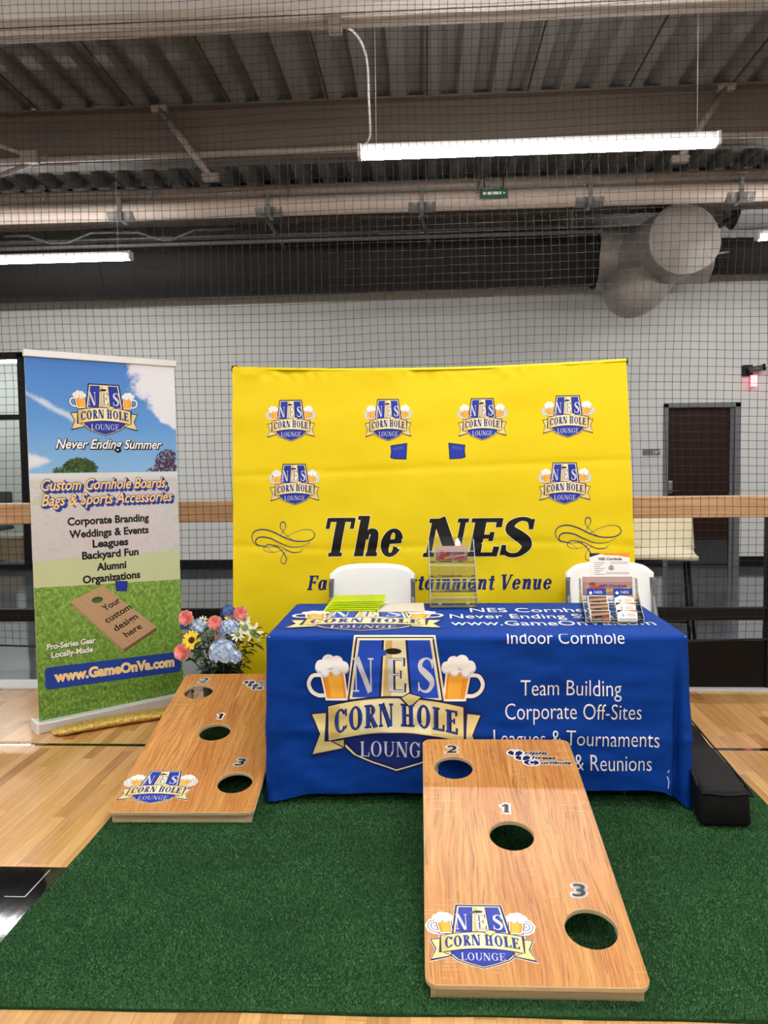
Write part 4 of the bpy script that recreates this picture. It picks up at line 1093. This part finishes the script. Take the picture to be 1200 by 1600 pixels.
def leaves(cx, cz, rx, rz, n, keys, zmin):
    for i in range(n):
        a = rg.uniform(0, 6.283); r = math.sqrt(rg.random()); x = cx + rx * r * math.cos(a); z = cz + rz * r * math.sin(a)
        if z < zmin or x > W1 - .01: continue
        s = rg.uniform(.006, .014); b = rg.uniform(0, 6.283)
        P.poly(keys[i % len(keys)], i % 3, [(x, z), (x + s * math.cos(b), max(zmin, z + s * math.sin(b))), (x + s * math.cos(b + 1.9), max(zmin, z + s * math.sin(b + 1.9)))])
leaves(.275, 1.472, .095, .062, 1100, ('leafg', 'leafd', 'leafd', 'leafg'), 1.45); leaves(.155, 1.45, .03, .03, 120, ('leafg', 'leafd'), 1.45)
leaves(.80, 1.47, .085, .11, 900, ('plum', 'plum2', 'plum2'), 1.45); leaves(.70, 1.45, .04, .02, 40, ('plum', 'plum2'), 1.45)
def boldscript(txt, x0, x1, y, h, fill, edge_, depth=0.0, off=.02):
    if depth:
        for i in range(4): P.text(edge_, i, txt, x0, x1, y, h, .32, off + .035, 1.0, dx=depth * (i + 1) / 4, dy=-depth * (i + 1) / 4)
    P.text(edge_, 4, txt, x0, x1, y, h, .32, off + .04); P.text(fill, 6, txt, x0, x1, y, h, .32, off)
boldscript('Never Ending Summer', .146, .764, 1.588, .052, 'white', 'black', .004, .018)
boldscript('Custom Cornhole Boards,', .060, .790, 1.352, .062, 'textgold', 'bannerblue', .013, .016)
boldscript('Bags & Sports Accessories', .058, .822, 1.268, .062, 'textgold', 'bannerblue', .013, .016)
for s, a, b, z in (('Corporate Branding', .195, .668, 1.152), ('Weddings & Events', .203, .664, 1.079), ('Leagues', .331, .537, 1.016), ('Backyard Fun', .269, .597, .951), ('Alumni', .351, .520, .879), ('Organizations', .268, .603, .812)):
    P.text('black', 2, s, a, b, z, .042, 0, .036)
for s, a, b, z in (('Pro-Series Gear', .058, .325, .458), ('Locally-Made', .080, .308, .408)):
    P.text('black', 1, s, a + .002, b + .002, z - .003, .030, 0, .045); P.text('white', 3, s, a, b, z, .031, 0, .03)
P.T = lambda p: (p[0], p[1] - .045 * (p[0] - .45))
rr = []
for cx, cz, a0 in ((.825, .235, -90), (.825, .318, 0), (.062, .318, 90), (.062, .235, 180)):
    rr += [(cx + .022 * math.cos(math.radians(a0 + 15 * k)), cz + .022 * math.sin(math.radians(a0 + 15 * k))) for k in range(7)]
P.poly('bannerblue', 2, rr); P.text('white', 3, 'www.GameOnVa.com', .095, .800, .254, .055, 0, .055); P.text('textgold', 4, 'www.GameOnVa.com', .095, .800, .254, .055, 0, .035)
P.T = lambda p: p
# picture of a plain board
Q = [(.193, .716), (.377, .790), (.698, .498), (.489, .393)]
P.poly('tan2', 1, [(.193, .716), (.489, .393), (.489, .372), (.205, .690)]); P.poly('brown', 1, [(.489, .393), (.698, .498), (.695, .476), (.489, .372)]); P.poly('tan', 2, Q)
for i in range(6):
    f_ = (i + .5) / 6; a = (Q[0][0] + (Q[1][0] - Q[0][0]) * f_, Q[0][1] + (Q[1][1] - Q[0][1]) * f_); b = (Q[3][0] + (Q[2][0] - Q[3][0]) * f_, Q[3][1] + (Q[2][1] - Q[3][1]) * f_)
    P.stroke('tan2', 3, [a, b], .0022)
P.ell('leafd', 4, .345, .708, .032, .018); P.ell('leafg', 5, .347, .702, .026, .012)
P.stroke('tan2', 1, [(.215, .68), (.222, .655)], .014)
for s, cx, cz, w in (('Your', .425, .672, .105), ('custom', .462, .612, .165), ('design', .505, .552, .15), ('here', .548, .498, .105)):
    P.T = affine(cx, cz, 1, 1, math.radians(25), -.25); P.text('black', 5, s, -w / 2, w / 2, -.018, .038, 0, .02)
# blue throwing bag
P.T = affine(.492, .775, 1, 1); P.poly('navy', 2, [(-.035, -.028), (.028, -.036), (.036, .024), (-.040, .034)]); P.poly('blue', 3, [(-.031, -.024), (.025, -.031), (.032, .020), (-.035, .029)])
P.T = lambda p: p
P.emit(bm, 3, lambda x, z, e: (x, -e, z), 0, 0, .0006, .00010)
obj('print', bm, [m_sky(), m_printpanel(), m_printgrass()] + P.mats(), t)
# thickness backing of the banner film
bm = B(); box(bm, W0, W1, .0008, .0022, .055, 2.09); obj('film_backing', bm, [lamp_white], t)
# golden carrying bag in front of its base
t = thing('gold_fabric_roll', 'flattened gold sequin fabric roll lying on the floor before the tall banner', 'fabric roll', (-2.075, 4.105, 0), math.radians(34))
bm = B()
def goldp(u, v):
    a = 2 * math.pi * v; x = .90 * u; w = .052 + .020 * u; h = .022 + .006 * math.sin(math.pi * u)
    k = 1 - .35 * (u < .02) - .35 * (u > .98)
    return (x, -.012 + .010 * math.sin(u * 5) + w * math.cos(a) * k, max(.0015, h + h * math.sin(a) * k + .0012 * math.sin(u * 41 + a * 2)))
g = grid(bm, goldp, 60, 20)
bm.faces.new([g[0][j] for j in range(20)]); bm.faces.new([g[60][j] for j in reversed(range(20))])
obj('sleeve', bm, [gold], t, True)
bm = B(); tube(bm, [(.004, -.03, .012), (-.004, 0, .03), (.004, .03, .012)], .005, 6); obj('end_hem', bm, [gold], t)

# ------------------------------------------------------------------ folding chairs behind the table
def make_chair(label, loc, rz, group):
    t = thing('folding_chair', label, 'chair', loc, rz, group)   # faces -y
    # backrest: curved white panel
    W = .248
    bm = B()
    def back(u, v):
        x = (u - .5) * 2; hgt = .36
        topz = .885 - .040 * abs(x) ** 3.5 - .05 * max(0, abs(x) - .8) * 2
        z = .53 + (topz - .53) * v
        return (x * W, .20 + .035 * (1 - x * x) + .05 * (z - .53), z)
    grid(bm, back, 24, 12); solid(bm, .022); obj('backrest', bm, [chair_white], t, True)
    bm = B(); box(bm, -.215, .215, -.23, .17, .43, .465, .012, seg=3); obj('seat', bm, [chair_white], t)
    for s in (-1, 1):
        bm = B(); tube(bm, curve_pts([(s * .235, -.28, .0), (s * .238, .0, .42), (s * .240, .19, .70), (s * .238, .215, .80)], 5), .0125, 8); obj('front_leg', bm, [chair_grey], t)
        bm = B(); tube(bm, [(s * .215, .26, .0), (s * .22, -.02, .46)], .0115, 8); obj('rear_leg', bm, [chair_grey], t)
        bm = B(); box(bm, s * .243 - .009, s * .243 + .009, .175, .235, .56, .79, .004); obj('side_bracket', bm, [chair_grey], t)
    bm = B(); tube(bm, [(-.232, -.20, .12), (.232, -.20, .12)], .008, 8); obj('front_stretcher', bm, [chair_grey], t)
    bm = B(); tube(bm, [(-.216, .20, .10), (.216, .20, .10)], .008, 8); obj('rear_stretcher', bm, [chair_grey], t)
    return t
c0 = make_chair('white plastic folding chair behind the neon yellow flyers', (-.325, 4.315, .004), 0, 'white folding chairs')
dup(c0, (1.052, 4.33, .004), -.03, 'white plastic folding chair behind the business card display')

# ------------------------------------------------------------------ things on the table
ZT = TZ + .0025
neon = mat('neon_yellow_film', (226, 250, 30), .25, 0, .5); NTN = NT(neon); neon.node_tree.nodes['Principled BSDF'].inputs['Transmission Weight'].default_value = .35
for i in range(7):
    o = B(); w = .268; P = Print('gloss')
    P.rect('leafg', 1, -.09 + .004 * i, -.045, -.052, -.047); P.rect('leafg', 1, -.03, .02, -.052, -.045); P.rect('leafg', 1, .03, .06, -.050, -.046)
    box(o, -w / 2, w / 2, -.075, .075, 0, .0016, .0004)
    if i % 2 == 0: P.emit(o, 1, lambda x, y, e: (x, y, .0016 + e), 0, 0, .0002, .0001)
    ob = obj('neon_flyer', o, [neon] + (P.mats() if i % 2 == 0 else []), None, False, (-.388 + .006 * i, 3.868 + .019 * i, ZT + .0005 + .0062 * i), (math.radians(3.2), 0, math.radians(-2 + i)))
    tag(ob, 'neon yellow flyer in the fanned pile at the table rear', 'flyer', 'neon yellow flyers in a fanned pile')
o = B(); box(o, -.118, .118, -.105, .105, 0, .002, .0005); P = Print('gloss'); P.rect('tan2', 1, -.116, .116, -.105, -.099); P.emit(o, 1, lambda x, y, e: (x, y, .002 + e), 0, 0, .0001, .0001)
o = obj('paper_sheet', o, [mat('beige_paper', (214, 208, 196), .35)] + P.mats(), None, False, (-.135, 3.90, ZT + .0035), (math.radians(1.6), 0, math.radians(2)))
tag(o, 'pale beige paper sheet lying right of the neon flyers', 'paper')
def quad(bm, pts, th, mi=0):
    a = [Vector(p) for p in pts]; nrm = (a[1] - a[0]).cross(a[3] - a[0]).normalized() * th
    v = [bm.verts.new(p) for p in a] + [bm.verts.new(p + nrm) for p in a]
    for f in ((3, 2, 1, 0), (4, 5, 6, 7), (0, 1, 5, 4), (1, 2, 6, 5), (2, 3, 7, 6), (3, 0, 4, 7)): bm.faces.new([v[i] for i in f]).material_index = mi
def lip(bm, a, b, r=.0022): tube(bm, [a, b], r, 5)
edge_m = mat('acrylic_edge', (226, 232, 234), .15, 0, .6)
edge_m.node_tree.nodes['Principled BSDF'].inputs['Transmission Weight'].default_value = .25
# tall tiered brochure rack
t = thing('brochure_rack', 'tall clear acrylic tiered brochure rack on the middle of the table', 'brochure rack', (.132, 3.905, ZT), math.radians(2))
bm = B(); w = .118
quad(bm, [(-w, .165, .004), (w, .165, .004), (w, .185, .345), (-w, .185, .345)], .003); obj('back_panel', bm, [acrylic], t)
for s in (-1, 1):
    bm = B(); pts = [(s * w, .165, .004), (s * w, 0, .004), (s * w, 0, .055), (s * w, .05, .14), (s * w, .10, .225), (s * w, .15, .285), (s * w, .183, .33)]
    v = [bm.verts.new(p) for p in pts]; bm.faces.new(v); solid(bm, .003 * s); pk = obj('side_panel', bm, [acrylic], t)
    bm = B()
    for a, b in zip(pts[1:], pts[2:]): lip(bm, a, b)
    obj('edge', bm, [edge_m], pk)
for k, (y, z, h) in enumerate(((0, .004, .05), (.042, .075, .055), (.085, .145, .06), (.128, .215, .06))):
    bm = B(); quad(bm, [(-w, y, z), (w, y, z), (w, y - .008, z + h), (-w, y - .008, z + h)], .0025); quad(bm, [(-w, y, z), (w, y, z), (w, y + .05, z), (-w, y + .05, z)], .0025)
    pk = obj('pocket', bm, [acrylic], t)
    bm = B(); lip(bm, (-w, y - .008, z + h), (w, y - .008, z + h)); lip(bm, (-w, y, z), (w, y, z)); lip(bm, (0, y - .001, z), (0, y - .009, z + h), .0012); obj('edge', bm, [edge_m], pk)
bm = B()
for sx in (-.07, .07):
    lathe(bm, [(.006, 0), (.010, 0), (.010, .004), (.006, .004)], 14, 0, (sx, -.001, .02))
obj('screw_hole', bm, [edge_m], t)
def flyer(name, label, loc, rot, w, h, group=None, base='flyer'):
    bm = B(); box(bm, -w / 2, w / 2, -.0006, .0006, 0, h, 0); P = Print()
    P.rect('pink', 1, -w * .49, w * .49, h * .72, h * .98); P.poly('red', 2, [(-w * .42, h * .12), (-w * .05, h * .12), (-w * .1, h * .55), (-w * .35, h * .5)]); P.poly('red', 2, [(w * .1, h * .1), (w * .4, h * .15), (w * .38, h * .4), (w * .15, h * .35)])
    P.text('deep', 4, 'NES Cornhole', -w * .16, w * .38, h * .46, h * .13, .2, .03)
    P.poly('yellow', 3, [(-w * .22, h * .12), (w * .46, h * .34), (w * .46, h * .44), (-w * .22, h * .24)]); P.poly('deep', 4, [(-w * .16, h * .17), (w * .40, h * .355), (w * .40, h * .375), (-w * .16, h * .19)])
    P.ell('brown', 2, -w * .3, h * .62, w * .07, h * .09); P.ell('tan', 2, -w * .42, h * .45, w * .04, h * .12)
    P.emit(bm, 1, lambda x, y, e: (x, -.0006 - e, y), 0, 0, .0002, .00012)
    o = obj(name, bm, [ink(base)] + P.mats(), None, False, loc, rot); return tag(o, label, 'flyer', group)
flyer('event_flyer', 'red and yellow event flyer in the top pocket of the tall rack', (.128, 4.052, ZT + .222), (math.radians(-6), 0, math.radians(2)), .165, .078)
bm = B(); pts = [(-.05, 0), (.05, 0), (.05, .03), (.035, .045), (.03, .085), (.018, .108), (.004, .10), (0, .05), (-.05, .035)]
v = [bm.verts.new((x, 0, z)) for x, z in pts]; bm.faces.new(v); solid(bm, .0012)
o = obj('paper_cutout', bm, [mat('white_paper', (240, 240, 238), .5)], None, False, (.145, 4.068, ZT + .232), (math.radians(-6), 0, 0)); tag(o, 'white paper cutout standing behind the event flyer in the tall rack', 'paper')
# low card display
HX, HY = .838, 3.50
t = thing('card_display', 'low clear acrylic business card display at the table front right', 'card display', (HX, HY, ZT), math.radians(-1))
w = .128
bm = B(); quad(bm, [(-w, .15, .003), (w, .15, .003), (w, .165, .185), (-w, .165, .185)], .003); obj('back_panel', bm, [acrylic], t)
for s in (-1, 1):
    pts = [(s * w, .15, .003), (s * w, 0, .003), (s * w, 0, .03), (s * w, .12, .13), (s * w, .13, .185), (s * w, .163, .185)]
    bm = B(); v = [bm.verts.new(p) for p in pts]; bm.faces.new(v); solid(bm, .003 * s); pk = obj('side_panel', bm, [acrylic], t)
    bm = B()
    for a, b in zip(pts[1:], pts[2:]): lip(bm, a, b, .0018)
    obj('edge', bm, [edge_m], pk)
TIER = [(.012 + .030 * k, .004 + .028 * k) for k in range(4)]
for y, z in TIER:
    bm = B(); quad(bm, [(-w, y - .006, z), (w, y - .006, z), (w, y - .010, z + .018), (-w, y - .010, z + .018)], .002); quad(bm, [(-w, y - .006, z), (w, y - .006, z), (w, y + .02, z), (-w, y + .02, z)], .002); pk = obj('pocket', bm, [acrylic], t)
    bm = B(); lip(bm, (-w, y - .010, z + .018), (w, y - .010, z + .018), .0012); obj('edge', bm, [edge_m], pk)
def card(label, x, k, style):
    y, z = TIER[k]; bm = B(); cw, chh = .088, .052
    box(bm, -cw / 2, cw / 2, -.003, .003, 0, chh, 0); P = Print()
    if style == 'photo':
        P.rect('brown', 1, -cw * .46, cw * .46, chh * .06, chh * .94); P.poly('tan', 2, [(-cw * .46, chh * .5), (cw * .46, chh * .62), (cw * .46, chh * .80), (-cw * .46, chh * .66)]); P.poly('black', 2, [(-cw * .3, chh * .3), (cw * .1, chh * .38), (cw * .1, chh * .5), (-cw * .3, chh * .46)])
        P.poly('red', 2, [(cw * .18, chh * .1), (cw * .4, chh * .1), (cw * .42, chh * .42), (cw * .2, chh * .36)]); P.ell('grey', 3, -cw * .1, chh * .16, cw * .2, chh * .09)
    elif style == 'info':
        P.poly('navy', 1, [(-cw * .5, chh), (-cw * .5, chh * .78), (-cw * .25, chh * .97), (-cw * .2, chh)]); P.poly('orange', 1, [(-cw * .2, chh), (cw * .5, chh), (cw * .5, chh * .80), (cw * .1, chh * .93)])
        P.ell('navy', 1, -cw * .22, chh * .55, cw * .05, chh * .09); P.ell('white', 2, -cw * .22, chh * .55, cw * .03, chh * .05)
        for i in range(6): P.ell('black', 1, -cw * .34 + cw * .135 * i, chh * .22, cw * .035, chh * .06, 8)
        P.rect('grey', 1, 0, cw * .4, chh * .5, chh * .53); P.rect('grey', 1, 0, cw * .34, chh * .62, chh * .65)
    else:
        P.rect('bannerblue', 1, -cw * .5, cw * .5, chh * .0, chh); P.ell('white', 2, -cw * .3, chh * .6, cw * .08, chh * .14)
        P.text('white', 2, 'NES', -cw * .1, cw * .3, chh * .55, chh * .22)
    P.emit(bm, 1, lambda a, b, e: (a, -.003 - e, b), 0, 0, .0002, .00012)
    c, s_ = math.cos(math.radians(-1)), math.sin(math.radians(-1)); yy = y + .003
    o = obj('business_card', bm, [ink('white')] + P.mats(), None, False, (HX + x * c - yy * s_, HY + x * s_ + yy * c, ZT + z + .0045), (math.radians(-14), 0, math.radians(-1)))
    tag(o, label, 'business card', 'business cards in the display')
for k, nm in enumerate(('lowest', 'second lowest', 'second highest')):
    card('brown photo card in the %s left pocket of the card display' % nm, -.060, k, 'photo'); card('white printed card in the %s right pocket of the card display' % nm, .060, k, 'info')
card('blue card in the highest left pocket of the card display', -.060, 3, 'blue'); card('blue card in the highest right pocket of the card display', .060, 3, 'blue')
flyer('event_flyer', 'red and yellow event flyer standing at the rear of the card display', (HX, HY + .142, ZT + .105), (math.radians(-5), 0, math.radians(-1)), .228, .088)
bm = B(); cw, chh = .186, .165; box(bm, -cw / 2, cw / 2, -.0008, .0008, 0, chh, 0); P = Print()
P.poly('navy', 1, [(-cw * .5, chh), (-cw * .5, chh * .88), (-cw * .25, chh * .97), (-cw * .2, chh)]); P.poly('orange', 1, [(-cw * .3, chh), (cw * .5, chh), (cw * .5, chh * .87), (cw * .2, chh * .93), (-cw * .1, chh * .94)])
P.text('black', 2, 'NES Cornhole', -cw * .27, cw * .30, chh * .80, chh * .07, 0, .04)
for i in range(7): P.rect('grey', 1, -cw * .38, -cw * (.12 + .06 * (i % 3)), chh * (.72 - .055 * i), chh * (.735 - .055 * i))
for i in range(2): P.rect('grey', 1, cw * .0, cw * .45, chh * (.74 - .04 * i), chh * (.752 - .04 * i)); P.rect('grey', 1, -cw * .1, cw * .48, chh * (.44 - .035 * i), chh * (.452 - .035 * i))
logo(P, affine(cw * .04, chh * .585, .014, .014), 1)
P.emit(bm, 1, lambda a, b, e: (a, -.0008 - e, b), 0, 0, .0002, .00008)
o = obj('info_sheet', bm, [ink('white')] + P.mats(), None, False, (HX + .018, HY + .172, ZT + .135), (math.radians(-5), 0, math.radians(-1))); tag(o, 'white information sheet standing tallest behind the card display', 'sheet')

# ------------------------------------------------------------------ black bag right of the table
t = thing('equipment_bag', 'long black nylon equipment bag on the turf right of the blue table', 'bag', (1.178, 3.08, .012), math.radians(-4))
bm = B(); box(bm, -.098, .098, 0, 1.0, 0, .150, .022, seg=3)
bmesh.ops.subdivide_edges(bm, edges=[e for e in bm.edges if e.calc_length() > .15], cuts=12, use_grid_fill=True)
for v in bm.verts:
    q = v.co.copy(); k = q.z / .150
    v.co += Vector((noise.noise(q * 7), noise.noise(q * 7 + Vector((5, 0, 0))), noise.noise(q * 7 + Vector((0, 5, 0))) * k)) * .012
    v.co.z = max(0, v.co.z)
obj('body', bm, [bag_black], t, True)
bm = B(); tube(bm, curve_pts([(-.092, .0, .134), (-.06, -.012, .140), (.0, -.010, .134), (.07, -.012, .144), (.098, .0, .140), (.104, .3, .138), (.098, .6, .140), (.096, .98, .138)], 6), .0045, 6); obj('piping', bm, [black_metal], t)
bm = B(); tube(bm, curve_pts([(-.096, .05, .140), (-.09, .2, .157), (-.094, .35, .140)], 6), .008, 6); obj('carry_strap', bm, [black_metal], t)
bm = B(); tube(bm, curve_pts([(.097, .04, .122), (.112, .16, .130), (.099, .27, .126)], 6), .006, 6); obj('side_strap', bm, [black_metal], t)

# ------------------------------------------------------------------ flower arrangement
t = thing('flower_arrangement', 'potted arrangement of pink, blue, yellow and white flowers beside the table', 'flowers', (-1.21, 4.43, 0))
bm = B(); lathe(bm, [(0, .0), (.09, .0), (.10, .02), (.115, .24), (.12, .27), (.108, .27), (.10, .24), (0, .235)], 28); obj('pot', bm, [mat('dark_green_pot', (28, 50, 44), .5)], t)
rg = random.Random(11)
def leaf(bm, p, d, L, w, droop=.3, mi=0):
    d = Vector(d).normalized(); side = d.cross(Vector((0, 0, 1)))
    if side.length < .1: side = Vector((1, 0, 0))
    side.normalize(); upv = side.cross(d)
    rows = []
    for i in range(5):
        u = i / 4; c = Vector(p) + d * L * u - Vector((0, 0, 1)) * droop * L * u * u; ww = w * math.sin(math.pi * (.08 + .9 * u)) * (1 if u < 1 else .1)
        rows.append([bm.verts.new(c - side * ww + upv * ww * .25), bm.verts.new(c), bm.verts.new(c + side * ww + upv * ww * .25)])
    for A, C in zip(rows, rows[1:]):
        for k in range(2): f = bm.faces.new((A[k], A[k + 1], C[k + 1], C[k])); f.material_index = mi; f.smooth = True
bm = B()
for i in range(230):
    a = rg.uniform(0, 6.283); r = .16 * math.sqrt(rg.random()); z = rg.uniform(.27, .54)
    r *= (.55 + 1.0 * min(1, (z - .25) / .2))
    leaf(bm, (r * math.cos(a), r * math.sin(a) * .7, z), (math.cos(a), math.sin(a), rg.uniform(-.3, .8)), rg.uniform(.035, .065), rg.uniform(.012, .022), .4, 0 if rg.random() < .7 else 1)
for i in range(50):
    a = rg.uniform(0, 6.283); leaf(bm, (.05 * math.cos(a), .05 * math.sin(a), .26), (math.cos(a), math.sin(a), rg.uniform(.0, .5)), rg.uniform(.06, .11), .016, .5, 0)
obj('foliage', bm, [leaf1, leaf2], t)
def stem(p):
    bm = B(); tube(bm, curve_pts([(p[0] * .2, p[1] * .2, .22), (p[0] * .6, p[1] * .6, (.22 + p[2]) / 2), p], 5), .0032, 5); return bm
def facing(p): return Vector((p[0] * 1.5 + .10, -.85, .30)).normalized()
def frame(nv):
    e1 = nv.cross(Vector((0, 0, 1))).normalized(); return e1, nv.cross(e1) * -1
def petal(bm, c, e1, e2, nv, ang, L, w, lift, cup, mi=0, r0=0.0):
    d = e1 * math.cos(ang) + e2 * math.sin(ang); sd = -e1 * math.sin(ang) + e2 * math.cos(ang); rows = []
    for i in range(5):
        u = i / 4; rr_ = r0 + L * u; h = lift * u + cup * u * u; ww = w * (math.sin(math.pi * (.12 + .80 * u)) ** .7)
        q = c + d * rr_ + nv * h
        rows.append([bm.verts.new(q - sd * ww + nv * ww * .35), bm.verts.new(q), bm.verts.new(q + sd * ww + nv * ww * .35)])
    for A, C in zip(rows, rows[1:]):
        for k in range(2): f = bm.faces.new((A[k], A[k + 1], C[k + 1], C[k])); f.smooth = True; f.material_index = mi
coral = mat('coral_petal', (250, 190, 176), .6); coral2 = mat('coral_petal_deep', (244, 150, 142), .6); sunny = mat('yellow_petal', (250, 214, 30), .6); disc = mat('dark_flower_disc', (60, 30, 22), .8)
paleblue = mat('pale_blue_petal', (164, 192, 230), .6); deepblue = mat('deep_blue_petal', (72, 104, 164), .6); iceblue = mat('ice_blue_petal', (206, 220, 236), .6); ivory = mat('ivory_petal', (240, 234, 208), .6); green_c = mat('green_centre', (120, 150, 90), .7); peach = mat('peach_petal', (246, 176, 150), .6)
def rose(p, R_, m=(coral, coral2)):
    bm = stem(p); nst = len(bm.faces); nv = facing(p); e1, e2 = frame(nv); c = Vector(p)
    for ring, (k, L, lift, cup, w) in enumerate(((5, .55, .95, .0, .30), (6, .75, .80, .05, .36), (7, .95, .5, .1, .42), (8, 1.0, .15, .1, .44))):
        for i in range(k): petal(bm, c + nv * R_ * .1, e1, e2, nv, 6.283 * i / k + ring * .5, R_ * L, R_ * w, R_ * lift, R_ * cup, 1 if ring in (1, 3) else 2, 0)
    obj('rose', bm, [leaf1] + list(m), t, True)
def daisy(p, R_, pm, dm, n_=16, name='daisy'):
    bm = stem(p); nv = facing(p); e1, e2 = frame(nv); c = Vector(p)
    for i in range(n_): petal(bm, c, e1, e2, nv, 6.283 * i / n_ + (.1 if i % 2 else 0), R_ * .72, R_ * .15, R_ * (.12 + .08 * (i % 2)), -R_ * .1, 1, R_ * .28)
    ring = [bm.verts.new(c + nv * R_ * .10 + (e1 * math.cos(6.283 * k / 16) + e2 * math.sin(6.283 * k / 16)) * R_ * .33) for k in range(16)]; top = bm.verts.new(c + nv * R_ * .24)
    for k in range(16): bm.faces.new((ring[k], ring[(k + 1) % 16], top)).material_index = 2
    obj(name, bm, [leaf1, pm, dm], t, True)
def hydrangea(p, R_, ms, n_=46):
    bm = stem(p); c = Vector(p)
    for i in range(n_):
        z = 1 - 1.5 * (i + .5) / n_; a = i * 2.39996; r = math.sqrt(max(0, 1 - z * z)); nv = Vector((r * math.cos(a), r * math.sin(a), z)); e1, e2 = frame(nv if abs(nv.z) < .98 else Vector((.2, .1, .97)).normalized()); q = c + nv * R_ * rg.uniform(.8, 1.0); mi = 1 + (i % (len(ms)))
        b = rg.uniform(0, 3)
        for k in range(4): petal(bm, q, e1, e2, nv, b + 1.5708 * k, R_ * .30, R_ * .15, R_ * .08, 0, mi)
    obj('hydrangea', bm, [leaf1] + list(ms), t, True)
rose((-.175, -.06, .602), .046); rose((-.185, -.11, .415), .050); rose((.125, -.02, .620), .042); rose((-.02, -.03, .565), .045); rose((.075, .0, .575), .035, (peach, coral)); rose((-.01, -.10, .50), .018)
daisy((-.135, -.12, .488), .056, sunny, disc, 16, 'sunflower'); daisy((.06, -.02, .580), .036, sunny, sunny, 12, 'sunflower')
hydrangea((.045, -.13, .420), .075, (iceblue, paleblue, iceblue), 70); hydrangea((-.125, -.03, .545), .050, (paleblue, iceblue)); hydrangea((.075, -.07, .548), .052, (paleblue, iceblue, paleblue)); hydrangea((.045, .02, .62), .042, (deepblue, deepblue)); hydrangea((-.20, .0, .55), .035, (deepblue, deepblue)); hydrangea((.11, -.13, .395), .045, (iceblue, paleblue))
for p, R_ in (((.155, -.05, .545), .060), ((.20, -.04, .515), .062), ((.125, -.10, .515), .042), ((.15, -.04, .59), .040), ((-.09, -.04, .585), .03)):
    daisy(p, R_, ivory, green_c, 6 if R_ > .05 else 9, 'lily')
